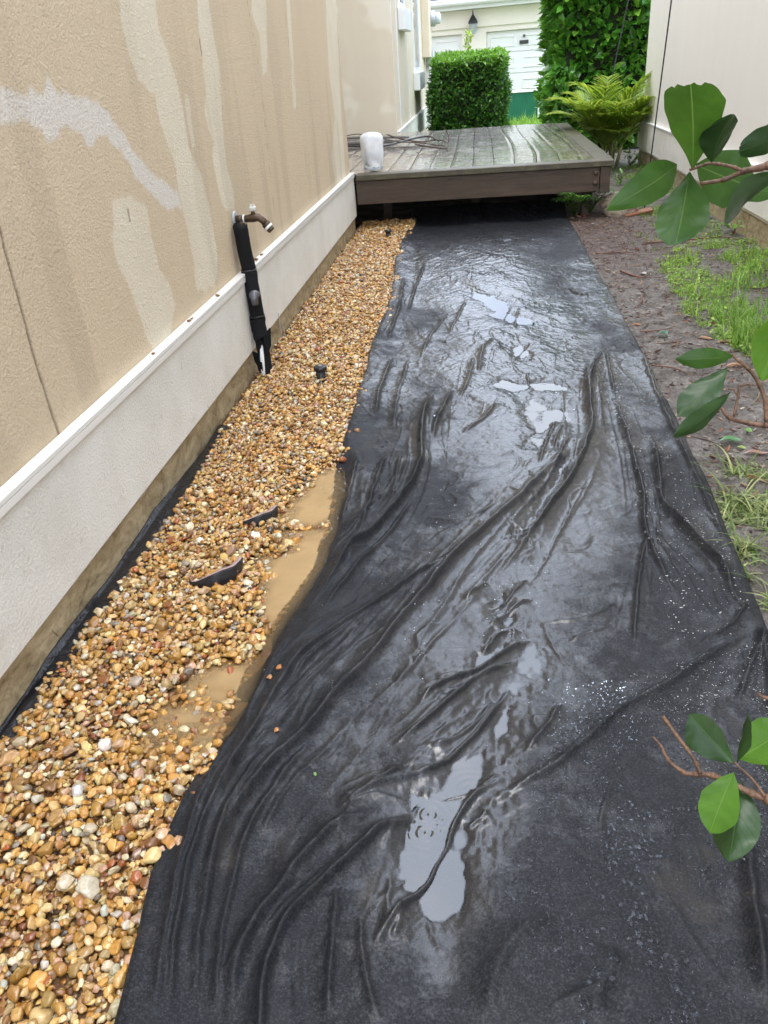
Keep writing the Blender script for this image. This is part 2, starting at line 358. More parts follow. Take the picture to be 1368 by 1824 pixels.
def fabric_h(x, y):
    xs, ys = x.shape; z = .010+.006*fbm(x*1.6, y*1.3, 2, 2)
    z = z.ravel(); X = x.ravel(); Y = y.ravel()
    wx = X+.05*fbm(X*11, Y*7, 4, 4, .6); wy = Y+.05*fbm(X*11, Y*7, 5, 4, .6)
    for P, dep, hw in BA:
        q = crom([G(*p)[:2] for p in P], 3); hw /= 1000
        m = (X > q[:, 0].min()-3*hw) & (X < q[:, 0].max()+3*hw) & (Y > q[:, 1].min()-3*hw) & (Y < q[:, 1].max()+3*hw)
        d, s, t = polyd(wx[m], wy[m], q); z[m] -= dep/1000*np.exp(-(d/hw)**2.)
    for P, amp, hw in FO:
        if amp == 0: continue
        hw = hw*.85
        q = crom([G(*p)[:2] for p in P], 4); hw /= 1000; amp /= 1000
        m = (X > q[:, 0].min()-5*hw) & (X < q[:, 0].max()+5*hw) & (Y > q[:, 1].min()-5*hw) & (Y < q[:, 1].max()+5*hw)
        xx = X[m]+.006*fbm(X[m]*14, Y[m]*14, 1, 2); yy = Y[m]+.006*fbm(X[m]*14, Y[m]*14, 3, 2)
        d, s, t = polyd(xx, yy, q); env = smooth(-.02, .18, t)*(1-smooth(.78, 1.02, t))*(1+.5*vn(t*6, t*0+amp*900, 2))
        k = np.where(s > 0, .75, 1.25)
        z[m] += (1.25+.45*smooth(1.4, 3., q[:, 1].mean()))*amp*env*(.50*np.exp(-(d/(hw*k*.62))**2)+.34*np.exp(-d/(hw*k*1.15))+.42*np.exp(-(d/(np.where(s > 0, 3.8, 1.7)*hw))**1.5))
    g = np.random.default_rng(31)
    def crease(q, amp, hw, k=1.):
        m = (X > q[:, 0].min()-4*hw) & (X < q[:, 0].max()+4*hw) & (Y > q[:, 1].min()-4*hw) & (Y < q[:, 1].max()+4*hw)
        if not m.any(): return
        d, s, t = polyd(X[m]+.003*vn(X[m]*40, Y[m]*40, 1), Y[m]+.003*vn(X[m]*40, Y[m]*40, 2), q); env = np.sin(np.pi*np.clip(t, 0, 1))**.7
        kk = np.where(s > 0, .6, 1.5); z[m] += amp*env*np.exp(-(d/(hw*kk))**1.3)
    for P, amp, hw in FO:
        if amp < 9: continue
        q = crom([G(*p)[:2] for p in P], 4); T_ = np.gradient(q, axis=0); T_ /= np.linalg.norm(T_, axis=1, keepdims=True); N_ = np.stack([-T_[:, 1], T_[:, 0]], 1); n_ = len(q)
        for j in range(int(3+len(P)*.9)):
            i0 = int(g.uniform(0, n_*.6)); i1 = min(n_, i0+int(g.uniform(.2, .55)*n_)+3); off = g.choice([-1, 1])*g.uniform(1.3, 6)*hw/1000; dv = g.normal(0, .25)*hw/1000
            sub = q[i0:i1]+N_[i0:i1]*(off+dv*np.linspace(-1, 1, i1-i0)*6)[:, None]
            if len(sub) > 2: crease(sub[::2] if len(sub) > 5 else sub, amp/1000*g.uniform(.09, .26)*(.6+.4*smooth(1.2, 2.6, q[:, 1].mean())), max(hw*g.uniform(.25, .5), 4.)/1000)
    for j in range(430):
        y0 = g.uniform(2.2, 7.9) if j > 90 else g.uniform(.8, 3.); x0 = g.uniform(-.75, .9); an = g.normal(1.25, .35) if g.random() < .7 else g.normal(.2, .5); L = g.uniform(.05, .24)
        t = np.linspace(-.5, .5, 5); cv = g.normal(0, .25)*L; q = np.stack([x0+math.cos(an)*L*t-math.sin(an)*cv*t*t*4, y0+math.sin(an)*L*t+math.cos(an)*cv*t*t*4], 1)
        crease(q, g.choice([-.6, 1, 1])*g.uniform(.002, .0058), g.uniform(.0045, .011))
    # fine creases, streaming along the length
    z += .014*fbm(X*4.5+Y*2.2+.8*fbm(X*2, Y*2, 1, 2), Y*1.5-X*.8, 4, 3)*smooth(0,1,1.)
    c = fbm(X*7+1.2*fbm(X*3, Y*3, 1, 2), Y*2.6, 6, 3); r1 = (1-np.minimum(np.abs(c)*7, 1))**2
    c2 = fbm(X*11+Y*6, Y*5-X*4, 7, 3); r2 = (1-np.minimum(np.abs(c2)*6, 1))**2
    amt = smooth(1.8, 4.2, Y)*.75+.25
    z += amt*(.0032*r1*(.4+vn(X*3, Y*2, 5)+.5)+.0022*r2*np.clip(.6+2*vn(X*2.2, Y*1.7, 3), 0, 1.4))
    z += .0022*fbm(X*50, Y*42, 2, 3)*np.maximum(amt, .55)
    return z.reshape(x.shape)

# ------------------------------------------------------------ structure: ground sheet
def axis(segs):
    out = []
    for a, b, n in segs: out += list(np.linspace(a, b, n, endpoint=False))
    return np.array(out+[segs[-1][1]])
ax = axis([(-160, -8, 12), (-8, -1.3, 14), (-1.3, .55, 60), (.55, 2.1, 200), (2.1, 8, 16), (8, 160, 12)])
ay = axis([(-60, -1, 10), (-1, 1.2, 40), (1.2, 4, 280), (4, 9.5, 300), (9.5, 26, 60), (26, 320, 16)])
gx, gy = np.meshgrid(ax, ay, indexing='ij'); gz = soil_h(gx, gy)
gz = np.where((gy > 14) | (np.abs(gx) > 6) | (gy < -2), -.01, gz)
mul = smooth(5.0, 6.9, gy)*(1-smooth(9.5, 11, gy))*smooth(2.0, .9, gx+.3*fbm(gx*3, gy*3, 2, 3))
a = Mat('wet_soil', rough=.55, spec=.5)
n1 = a.noise(9, 5, .65); n2 = a.noise(60, 4, .7, .5)
c = a.ramp(n1, [(.3, (.065, .054, .045)), (.5, (.17, .15, .135)), (.68, (.30, .28, .26))])
c = a.mix(a.math('MULTIPLY', a.ramp(n2, [(.36, 1.), (.55, 0.)]), .75), c, (.035, .026, .02))
mc = a.ramp(a.noise(48, 4, .7, 1.2), [(.32, (.022, .013, .010)), (.5, (.085, .050, .040)), (.66, (.20, .155, .13))])
c = a.mix(a.math('MULTIPLY', a.attr('mulch', 'Fac'), .85), c, mc)
a.set('Base Color', c); a.set('Roughness', a.ramp(a.noise(5, 3), [(.35, .32), (.6, .7)]))
a.bump(a.noise(45, 5, .7, .4), .9, .03); a.bump(a.noise(190, 3, .7), .6, .008)
mk('ground', np.stack([gx, gy, gz], -1).reshape(-1, 3), grid(len(ax), len(ay)), a.m, attr={'mulch': mul.ravel()})['kind'] = 'structure'
# lawn sheet beyond the deck
a = Mat('lawn_base', rough=.8); a.set('Base Color', a.ramp(a.noise(14, 4, .6), [(.3, (.05, .12, .015)), (.7, (.14, .28, .04))])); a.bump(a.noise(60, 4), .8, .03)
lx, ly = np.meshgrid(np.linspace(-1.1, 7, 60), np.linspace(14.6, 24.3, 60), indexing='ij')
mk('lawn', np.stack([lx, ly, .006+.0*lx+.01*np.abs(fbm(lx, ly, 1, 2))], -1).reshape(-1, 3), grid(60, 60), a.m)['kind'] = 'structure'
a = Mat('driveway', (.45, .43, .40), .8); a.bump(a.noise(50, 4), .3, .01)
MB().box((-9, 24.35, -.1), (12, 27.5, .012)).build('driveway', a.m)['kind'] = 'structure'

# ------------------------------------------------------------ structure: left house
WX = WL-.022; YC = 8.055; YA = 12.875; YE = 20.9
beige = (.74, .60, .415); beige2 = (.70, .565, .39); cream = (.78, .69, .53)
def patches(a, c):
    cc = a.mix(a.attr('cream', 'Fac'), c, a.ramp(a.noise(3, 3), [(.3, (.80, .71, .54)), (.7, (.86, .78, .61))]))
    cc = a.mix(a.attr('grey', 'Fac'), cc, (.80, .75, .67))
    cc = a.mix(a.attr('stain', 'Fac'), cc, (.40, .31, .21))
    cc = a.mix(a.attr('crack', 'Fac'), cc, (.17, .13, .08)); return cc
M_st = stucco('painted_stucco_beige', beige, beige2, 1.0, patches)
M_st2 = stucco('smooth_stucco_tan', (.72, .63, .49), (.64, .55, .42), .25)
def mott(a, c):
    f = a.ramp(a.noise(.9, 3, .5, .3), [(.49, 0.), (.52, 1.)]); return a.mix(f, c, (.86, .80, .67))
M_st3 = stucco('smooth_stucco_patched', (.80, .72, .58), (.76, .67, .53), .25, mott)
a = Mat('trim_stucco_white', rough=.8, spec=.3); f = a.ramp(a.noise(2.2, 4, .6, .3), [(.32, (.76, .73, .65)), (.6, (.86, .84, .77))])
f = a.mix(a.math('MULTIPLY', a.ramp(a.noise(13, 5, .7), [(.27, 1.), (.40, 0.)]), .25), f, (.40, .36, .28)); 
f = a.mix(a.ramp(a.noise(7, 3, .5, 0, a.co((3, 3, 1.6))), [(.2, .5), (.31, 0.)]), f, (.28, .24, .18))
a.set('Base Color', f); a.bump(a.noise(110, 4, .7, .25), .85, .008); M_tr = a.m
a = Mat('metal_flashing_white', (.85, .84, .8), .35); f = a.ramp(a.vor(22).outputs['Distance'], [(.05, (.30, .13, .03)), (.11, (.82, .80, .75))])
a.set('Base Color', a.mix(a.ramp(a.noise(3, 2), [(.52, 0.), (.56, 1.)]), (.82, .80, .75), f)); M_fl = a.m
a = Mat('foundation_concrete', rough=.75); f = a.ramp(a.noise(9, 7, .7, 1.2, a.co((1, .7, 1.4))), [(.28, (.09, .065, .035)), (.42, (.32, .25, .14)), (.62, (.50, .41, .26))])
f = a.mix(a.ramp(a.noise(16, 4, .6, 1, a.co((1, 1, .5))), [(.26, .9), (.37, 0.)]), f, (.028, .02, .013)); 
a.set('Base Color', f); a.bump(a.noise(26, 5, .65), .6, .02); M_fo = a.m
a = Mat('roof_shingle', (.07, .075, .09), .8); a.bump(a.noise(30, 3), .4, .02)
br = a.n('ShaderNodeTexBrick', Scale=6.0, Color1=(.10, .105, .13, 1), Color2=(.06, .063, .08, 1), Mortar=(.03, .03, .04, 1)); a.t.links.new(a.co(), br.inputs['Vector']); a.set('Base Color', br.outputs[0]); M_ro = a.m
M_wh0 = Mat('soffit_bounce_white', (.78, .77, .73), .6).m
house = empty('stucco_house', 'beige stucco house on the left with patchy paint repairs and a white trim band', 'house', (WL-2, 0, 0))
PM = Matrix.Translation((WL-2, 0, 0)).inverted()
def adopt(o, p=None):
    p = p or house; o.parent = p; o.matrix_parent_inverse = Matrix.Translation(p.location).inverted(); return o
# painted wall grid
wy = axis([(-2.5, .9, 30), (.9, 4.5, 620), (4.5, YC, 300)]); wz = axis([(.40, 2.6, 330), (2.6, 5.6, 12)])
py_, pz_ = np.meshgrid(wy, wz, indexing='ij')
def wp(L): return [(OX(px, py, WX)[1], OX(px, py, WX)[2]) for px, py in L]
def pz(L, s=2.1375): return wp([(u/s, v/s) for u, v in L])
qy = py_+.018*fbm(py_*9, pz_*9, 1, 4, .6); qz = pz_+.03*fbm(py_*9, pz_*5, 2, 4, .6)
crm = np.zeros_like(py_, bool)
for P in [pz([(440,-400),(590,-400),(590,0),(605,120),(640,200),(672,300),(692,380),(708,480),(725,580),(768,660),(800,800),(828,960),(828,1040),(815,1095),(780,1110),(748,1085),(738,1000),(715,880),(690,780),(668,640),(640,560),(610,470),(585,340),(522,305),(490,210),(460,90)]),
          pz([(735,-300),(785,-300),(792,0),(812,120),(832,250),(846,420),(852,540),(865,640),(888,720),(892,790),(865,800),(845,790),(825,690),(808,590),(812,540),(790,480),(778,430),(782,360),(770,210),(755,100)]),
          pz([(430,770),(470,745),(520,750),(560,800),(575,900),(600,1000),(640,1060),(668,1160),(650,1290),(610,1370),(560,1300),(520,1180),(490,1080),(440,1000),(425,900)]),
          pz([(1238,-200),(1275,-200),(1286,150),(1300,450),(1318,690),(1280,705),(1262,600),(1275,440),(1255,300),(1243,100)]),
          pz([(700,340),(715,360),(745,560),(740,590),(715,470)]), pz([(955,-200),(1010,-200),(1018,280),(1000,280),(985,120),(960,60)]), pz([(1085,-100),(1097,-100),(1128,400),(1118,420)])]:
    crm |= inpoly(qy, qz, P)
P = pz([(-200,300),(0,325),(60,350),(170,345),(185,310),(215,345),(270,370),(330,372),(400,415),(450,480),(520,590),(600,680),(680,735),(690,790),(640,790),(585,755),(520,680),(470,590),(415,525),(360,515),(352,560),(325,545),(300,500),(240,480),(200,530),(172,540),(160,490),(90,462),(40,455),(0,470),(-200,500)])
gry = inpoly(py_+.014*fbm(py_*25, pz_*25, 1, 3, .6), pz_+.02*fbm(py_*25, pz_*25, 2, 3, .6), P)
stn = .22*smooth(.08, .32, fbm(py_*5.5, pz_*.9, 5, 4))*smooth(2.4, .6, pz_)+.0*py_
stn += .3*smooth(.16, .0, pz_-.5)*np.clip(.5+fbm(py_*4, pz_*4, 6, 3), 0, 1)
crk = np.zeros_like(py_)
for L, wd in (([(0, 408), (30, 520), (70, 665), (107, 777)], .0055), ([(440, 0), (462, 130), (478, 280), (496, 440)], .0022), ([(505, 0), (520, 120), (530, 200)], .002), ([(355, 70), (360, 100)], .004), ([(228, 375), (232, 395)], .006)):
    d, s_, t_ = polyd(py_+.003*vn(py_*20, pz_*20, 1), pz_, crom([(OX(*p, WX)[1], OX(*p, WX)[2]) for p in L], 3)); crk = np.maximum(crk, np.exp(-(d/wd)**2)*(.85 if wd > .003 else .5)*(t_ < .999))
V = np.stack([np.full_like(py_, WX)-.006*np.minimum(crk*1.2, 1)*(crk > .5), py_, pz_], -1).reshape(-1, 3)
def soft(m):
    m = m.astype(float); return (m+np.roll(m, 1, 0)+np.roll(m, -1, 0)+np.roll(m, 1, 1)+np.roll(m, -1, 1))/5
o = mk('stucco_wall', V, grid(len(wy), len(wz)), M_st, None, True, {'cream': soft(crm).ravel()*.9, 'grey': soft(gry).ravel()*.9, 'stain': np.clip(stn, 0, 1).ravel(), 'crack': crk.ravel()}); adopt(o)
m = MB().box((-6, -2.5, -.3), (WX-.012, YC-.012, 5.6)).box((-6, YC-.012, -.3), (-2.7, YA+.02, 5.6))
m.box((WX-.012, YC-.012-.003, .4), (WX-.0005, YC, 5.6)); o = m.build('house_body', M_st2); adopt(o)
o = MB().box((-6, YA, -.3), (WL-.008, YA+.05, 5.6)).build('return_wall', M_st3); adopt(o)
o = MB().box((-6, YA+.052, -.3), (WX, YE, 5.6)).build('side_wall', M_st2); adopt(o)
for y0, y1, z0, z1 in ((-2.5, YC+.002, .142, .512), (YA+.1, 19.9, .14, .50)):
    adopt(MB().box((WX+.002, y0, z0), (WL+.012, y1, z1), .004).build('trim_band', M_tr))
    adopt(MB().box((WX+.001, y0, z1+.001), (WL+.020, y1+.003, z1+.019), .003).box((WL+.0135, y0, z1-.020), (WL+.020, y1+.003, z1+.0005)).build('flashing', M_fl))
adopt(MB().box((WX-.01, -2.5, -.25), (WX+.012, YC, .141)).build('foundation', M_fo))
# unseen roof with short eaves; white soffit added to brighten puddle reflections
for y0, y1 in ((-2.5, YE),):
    adopt(MB().box((-6.28, y0-.28, 5.56), (WX+.085, y1+.28, 5.597)).build('soffit', M_wh0))
    o = MB().add([(-6.3, y0-.3, 5.6), (WX+.10, y0-.3, 5.6), (WX+.10, y1+.3, 5.6), (-6.3, y1+.3, 5.6), (-3.6, y0+.6, 7.1), (-3.6, y1-.6, 7.1)], [(0, 3, 2, 1), (1, 2, 5, 4), (0, 1, 4), (2, 3, 5), (3, 0, 4, 5)]).build('roof', M_ro); adopt(o)
a = Mat('white_paint', (.82, .83, .82), .45); M_wh = a.m
a = Mat('window_glass', (.05, .07, .08), .04, .8); M_gl = a.m
def window(ya, yb, z0, z1):
    f = MB(); x0, x1 = WX+.001, WX+.03; t = .07
    f.box((x0, ya, z0), (x1, ya+t, z1)).box((x0, yb-t, z0), (x1, yb, z1)).box((x0, ya+t, z1-t), (x1, yb-t, z1)).box((x0, ya+t, z0), (x1, yb-t, z0+t)).box((x0, ya+t, (z0+z1)/2-.03), (x1-.005, yb-t, (z0+z1)/2+.03))
    wo = f.build('window', M_wh); adopt(wo)
    p = MB().box((x0, ya+t, z0+t), (x0+.006, yb-t, z1-t)).build('pane', M_gl); p.parent = wo
    s_ = MB().box((x0, ya-.12, z0-.3), (WX+.11, yb+.12, z0-.002), .01).build('sill', M_wh); s_.parent = wo
    p.matrix_parent_inverse = s_.matrix_parent_inverse = wo.matrix_parent_inverse.inverted() @ Matrix.Identity(4) if False else Matrix.Identity(4)
    wo.matrix_parent_inverse = Matrix.Translation(house.location).inverted()
yw = [OX(px, 60, WX)[1] for px in (711, 720, 736, 745)]
window(yw[0], yw[1], OX(712, 12, WX)[2]-.02, 4.2)
window(yw[2]-.3, yw[3]-.2, OX(740, 128, WX)[2], 4.2)
# corner projection of the house, vertical trims
yb_ = OX(751, 60, WX)[1]
adopt(MB().box((WX+.001, yb_, OX(752, 103, WX)[2]), (WX+.16, YE-.2, 5.59), .01).build('corner_bump_out', M_st2))
for px, py in ((722, 60), (706.5, 100)): y_ = OX(px, py, WX)[1]+.1; adopt(MB().box((WX+.0005, y_, .55), (WX+.012, y_+.05, 5.5)).build('corner_bead', M_wh))
m = MB().tube([(WX+.05, YE-.35, .1), (WX+.05, YE-.35, OX(752, 104, WX)[2]-.01)], .035, 10)
adopt(m.build('downpipe', M_wh))
a = Mat('grey_metal_box', (.42, .44, .46), .4, Metallic=.3); M_gm = a.m; M_gls = Mat('meter_glass', (.6, .64, .66), .08, .8).m
# electric meter and round box on the house end
p = OY(762, 34, YE-.4); t_ = empty('electric_meter', 'grey round electricity meter projecting from the house corner, upper one', 'meter', tuple(p))
m = MB().tube([(0, 0, 0), (.16, 0, 0), (.17, 0, 0)], [.15, .15, .13], 20).build('meter_base', M_gm, t_, True)
MB().tube([(.171, 0, 0), (.26, 0, 0), (.29, 0, 0)], [.11, .11, .05], 20).build('meter_glass', M_gls, t_, True)
MB().box((-.2, -.15, -.2), (-.001, .15, .2)).build('mounting_box', M_gm, t_)
p = OY(763, 98, YE-.4); t_ = empty('cable_box', 'grey oval cable box low on the house corner beside the box hedge', 'utility box', tuple(p))
o = MB().tube([(-.05, 0, 0), (.06, 0, 0), (.1, 0, 0)], [.2, .2, .12], 20).build('cover', M_gm, t_, True); o.scale = (1, 1, 1.15)
MB().tube([(0, 0, -.24), (.02, 0, -.6), (.04, .02, -1.3)], .012, 6, sub=3).build('cable', Mat('cable_grey', (.25, .25, .24), .5).m, t_, True)

# ------------------------------------------------------------ right house
house = empty('neighbour_house', 'pale cream stucco house along the right edge with a white skirting band', 'house', (WR+2, 0, 0))
M_rs = stucco('pale_stucco', (.90, .87, .80), (.87, .84, .77), .3)
YR = 11.75
adopt(MB().box((WR, -3, .2), (7, YR, 5.4)).build('stucco_wall', M_rs))
adopt(MB().box((WR-.032, -3, .235), (WR-.001, YR+.03, .54), .004).build('trim_band', M_tr))
adopt(MB().box((WR-.04, -3, .541), (WR-.001, YR+.035, .558), .003).build('flashing', M_wh))
adopt(MB().box((WR-.012, -3, -.25), (7, YR-.01, .198)).build('foundation', M_fo))
adopt(MB().box((WR-.33, -3.28, 5.36), (7.28, YR+.33, 5.397)).build('soffit', M_wh0))  # white soffit added out of view, so water mirrors a paler eave
adopt(MB().add([(7.3, -3.3, 5.4), (7.3, YR+.35, 5.4), (WR-.35, YR+.35, 5.4), (WR-.35, -3.3, 5.4), (4.5, -2, 6.8), (4.5, YR-1.5, 6.8)], [(0, 1, 2, 3), (2, 1, 5), (3, 2, 5, 4), (0, 3, 4), (1, 0, 4, 5)]).build('roof', M_ro))

# ------------------------------------------------------------ garage building beyond
GP = G(987, 202); th = R(13); gu = np.array([math.cos(th), -math.sin(th), 0]); gn = np.array([-math.sin(th), -math.cos(th), 0])
def GS(px, py): q = PL(px, py, GP, gn); return (q-GP)@gu, q[2]
gar = empty('garage_building', 'pale stucco garage block across the lawn with white panelled doors', 'garage', (GP[0], GP[1], 0))
gar.rotation_euler = (0, 0, -th)
M_ga = stucco('garage_stucco', (.86, .81, .71), (.84, .78, .68), .15)
def gb(name, s0, s1, d0, d1, z0, z1, mat, par=gar, bev=0): return MB().box((s0, -d1, z0), (s1, -d0, z1), bev).build(name, mat, par)
zE = GS(870, 12)[1]; s_l1 = GS(822.7, 61)[0]; s_r0 = GS(865.5, 57)[0]; zD = GS(866, 57)[1]; zDl = GS(822, 61)[1]
zb = GS(866, 45)[1]
# wall with door openings
m = MB(); m.box((-12, 0, zD+.0), (10, 6, zE)); dl0 = s_l1-4.9; dr1 = s_r0+4.9
m.box((-12, 0, -.1), (dl0, 6, zD)).box((s_l1, 0, -.1), (s_r0, 6, zD)).box((dr1, 0, -.1), (10, 6, zD)).box((dl0, .4, -.1), (s_l1, 6, zD)).box((s_r0, .4, -.1), (dr1, 6, zD)); m.build('stucco_wall', M_ga, gar)
gb('trim_band', -12, 10, .001, .05, zb-.02, zb+.36, M_ga)
M_gd = Mat('garage_door_white', (.82, .82, .80), .4).m
def gdoor(s0, s1):
    m = MB(); n = 4; hgt = zD/n
    m.box((s0, .12, .0), (s1, .16, zD))
    for i in range(n):
        m.box((s0+.01, .095, i*hgt+.012), (s1-.01, .119, (i+1)*hgt-.012), .006)
        k = 6; pw = (s1-s0)/k
        for j in range(k):
            a0, a1 = s0+j*pw+.1, s0+(j+1)*pw-.1; z0, z1 = i*hgt+.12, (i+1)*hgt-.12
            for (u0, u1, v0, v1) in ((a0, a1, z1-.03, z1), (a0, a1, z0, z0+.03), (a0, a0+.03, z0+.031, z1-.031), (a1-.03, a1, z0+.031, z1-.031)): m.box((u0, .078, v0), (u1, .094, v1), .006)
    m.v = [(x, y, z) for x, y, z in m.v]
    return m.build('garage_door', M_gd, gar)
gdoor(dl0, s_l1); d2 = gdoor(s_r0, dr1)
sn, zn = GS(932.5, 74.5); MB().box((sn-.11, .055, zn-.04), (sn+.11, .077, zn+.04)).build('number_plate', Mat('plate_dark', (.05, .05, .05), .4).m, gar)
MB().box((sn-.03, .055, zn+.1), (sn+.03, .077, zn+.16)).build('door_knob', Mat('plate_dark2', (.12, .1, .09), .4).m, gar)
m = MB(); m.box((-12.3, -.36, zE-.02), (10.3, -.001, zE+.16)); m.build('soffit', M_wh, gar)
m = MB().tube([(-12.3, -.43, zE+.13), (10.3, -.43, zE+.13)], .075, 8); m.build('gutter', M_wh, gar, True)
MB().add([(-12.3, -.5, zE+.17), (10.3, -.5, zE+.17), (10.3, 3.2, zE+2.0), (-12.3, 3.2, zE+2.0), (-12.3, 6.8, zE+.17), (10.3, 6.8, zE+.17)], [(0, 1, 2, 3), (3, 2, 5, 4), (0, 3, 4), (1, 5, 2)]).build('roof', M_ro, gar)
# wall lantern
q = PL(842.5, 52, GP+gn*.14, gn); lan = empty('wall_lantern', 'black coach lantern between the two garage doors', 'lantern', tuple(q)); lan.rotation_euler = (0, 0, -th)
M_bk = Mat('black_metal', (.015, .015, .017), .4).m
MB().tube([(0, 0, .12), (0, 0, .16), (0, 0, .27), (0, 0, .32)], [.12, .12, .05, .012], 8).tube([(0, 0, .32), (0, 0, .42)], [.02, .004], 6).box((-.05, .1, -.05), (.05, .135, .2)).tube([(0, .1, .2), (0, 0, .24)], .014, 6).build('lantern_frame', M_bk, lan)
MB().tube([(0, 0, -.1), (0, 0, .119)], [.06, .1], 8).build('lantern_glass', Mat('lantern_glass', (.35, .38, .4), .1, .7).m, lan)
# green panel box with white end
gp = G(957, 214); gpn = np.array([0, -1, 0]); 
def GB(px, py): q = PL(px, py, gp, gpn); return q
bl = GB(880, 170); brr = GB(956, 214); tp = GB(956, 163)
grn = empty('storage_bin', 'low dark green storage bin with a white end post on the lawn', 'bin', (gp[0], gp[1], 0))
a = Mat('green_plastic', rough=.45); a.set('Base Color', a.ramp(a.noise(3, 3, .6, 0, a.co((12, 12, 1))), [(.3, (.006, .10, .05)), (.7, (.014, .16, .085))])); M_gp = a.m
w_ = brr[0]-bl[0]
MB().box((-w_, 0, -.02), (-.0, .5, tp[2]), .01).build('panel', M_gp, grn)
MB().box((-w_-.0, -.03, tp[2]+.001), (.0, .53, tp[2]+.035), .008).build('rim', M_wh, grn)
MB().box((.002, -.03, -.02), (.07, .53, tp[2]+.07), .006).box((.075, -.02, -.02), (.13, .53, tp[2]+.05), .006).box((.14, -.03, -.02), (.19, .53, tp[2]+.06), .006).build('end_post', M_wh, grn)

# ------------------------------------------------------------ deck
deck = empty('deck', 'low wet brown timber deck spanning the side yard', 'deck', (0, YD, 0))
def dk(o): o.parent = deck; o.matrix_parent_inverse = Matrix.Translation(deck.location).inverted(); return o
a = Mat('deck_boards_wet', rough=.4, spec=.5)
g_ = a.noise(4, 5, .65, .8, a.co((9, .7, 1))); wet = a.noise(2.6, 4, .6, .5, a.co((1.6, 1, 1)))
c = a.ramp(g_, [(.3, (.12, .10, .085)), (.55, (.26, .225, .195)), (.75, (.38, .34, .30))])
c = a.mix(a.math('MULTIPLY', a.ramp(a.noise(5, 4, .6), [(.56, 0.), (.70, 1.)]), .3), c, (.07, .07, .03))
a.set('Base Color', c); a.set('Coat Weight', a.ramp(wet, [(.30, .6), (.5, 1.)])); a.set('Coat Roughness', .03); a.set('Coat IOR', 1.7)
a.set('Roughness', .35); a.bump(a.noise(5, 5, .7, 1., a.co((14, 1.2, 1))), .35, .008)
x = a.n('ShaderNodeBump', Strength=.25, Distance=.01, Height=a.noise(9, 3, .5, .5)); a.t.links.new(x.outputs[0], a.b.inputs['Coat Normal']); M_dk = a.m
a = Mat('deck_fascia_paint', rough=.5, spec=.4); c = a.ramp(a.noise(3, 5, .65, .5, a.co((1, 1, 9))), [(.3, (.045, .030, .020)), (.7, (.095, .066, .045))]); c = a.mix(a.ramp(a.noise(5, 4, .6), [(.62, 0.), (.75, .5)]), c, (.05, .06, .025))
a.set('Base Color', c); a.bump(a.noise(6, 5, .7, .5, a.co((1, 1, 9))), .35, .01); M_fa = a.m
a = Mat('mossy_edge_board', rough=.45); a.set('Base Color', a.ramp(a.noise(8, 5, .7), [(.3, (.045, .035, .028)), (.55, (.085, .075, .045)), (.75, (.15, .15, .06))])); a.bump(a.noise(20, 5, .7), .6, .01); M_mo = a.m
V = []; F = []; b_ = 0; bw = .2; x0 = -2.68
xs = np.arange(x0, 1.0, bw)
ycs = np.linspace(YD+.13, 12.9, 40)
def seam(xs_, y): 
    return xs_+.035*np.sin((y-YD)*.9+xs_*.7)*smooth(-.4, .8, xs_)*smooth(YD, YD+1., y)+.006*np.sin(y*1.7+xs_*9)
for x_ in xs:
    u = np.array([0, .002, .03, .1, bw-.033, bw-.005, bw-.003]); dz = np.array([-.03, -.004, 0, -.003, 0, -.004, -.03])
    U, Y_ = np.meshgrid(u, ycs, indexing='ij'); Z_ = np.repeat(dz[:, None], len(ycs), 1)+ZD+.0025*math.sin(x_*40)+.002*np.sin(Y_*2+x_*5)
    a0 = seam(np.full_like(Y_, x_), Y_); a1 = seam(np.full_like(Y_, x_+bw), Y_); X_ = a0+(a1-a0)*U/bw
    msk = (X_.max() < WL+.0)
    if x_ < WL-.02: Y_ = YC+.12+(Y_-YC-.12)*(1.0); Y_ = np.clip(Y_, YC+.05, YA-.01)
    V.append(np.stack([X_, np.minimum(Y_, YA+.4 if x_ > WL-.1 else YA-.02), Z_], -1).reshape(-1, 3)); F.append(grid(len(u), len(ycs))+b_); b_ += len(u)*len(ycs)
dk(mk('boards', np.vstack(V), np.vstack(F), M_dk, None, False))
dk(MB().box((WL+.03, YD-.035, ZD-.050), (1.19, YD+.125, ZD+.004), .006).build('front_nosing', M_mo))
dk(MB().box((1.035, YD+.13, ZD-.045), (1.195, 12.6, ZD+.008), .006).build('edge_board', M_mo))
dk(MB().box((WL+.03, YD-.012, .245), (1.07, YD+.028, ZD-.052), .003).box((1.075, YD-.016, .235), (1.165, YD+.05, ZD-.052), .003).build('front_fascia', M_fa))
dk(MB().box((1.125, YD+.055, .24), (1.165, 12.6, ZD-.05), .003).build('side_shade_board', M_fa))  # unseen side board, added to shade the space under the deck
dk(MB().box((-2.68, 12.92, -.1), (1.16, 12.96, ZD-.035)).build('back_shade_board', M_fa))  # unseen rear board, added to keep daylight out from under the deck
for x_ in (1.035,): 
    for z_ in (.405, .318): dk(MB().tube([(x_, YD-.013, z_), (x_, YD-.022, z_), (x_, YD-.028, z_)], [.024, .022, .010], 14).build('bolt', M_fa, None, True))
for x_, y_ in ((.95, YD+.22), (-.1, YD+1.1), (-1.05, YD+1.1), (.97, YD+2.6), (-.1, YD+2.6), (.97, 12.7)):
    dk(MB().box((x_, y_, -.12), (x_+.09, y_+.09, ZD-.04)).build('post', M_fa))
m = MB()
for y_ in (YD+.35, YD+.95, YD+1.6, YD+2.4, YD+3.4, YD+4.2): m.box((WL+.05, y_, .3), (1.12, y_+.04, ZD-.04))
dk(m.build('joist', M_fa))

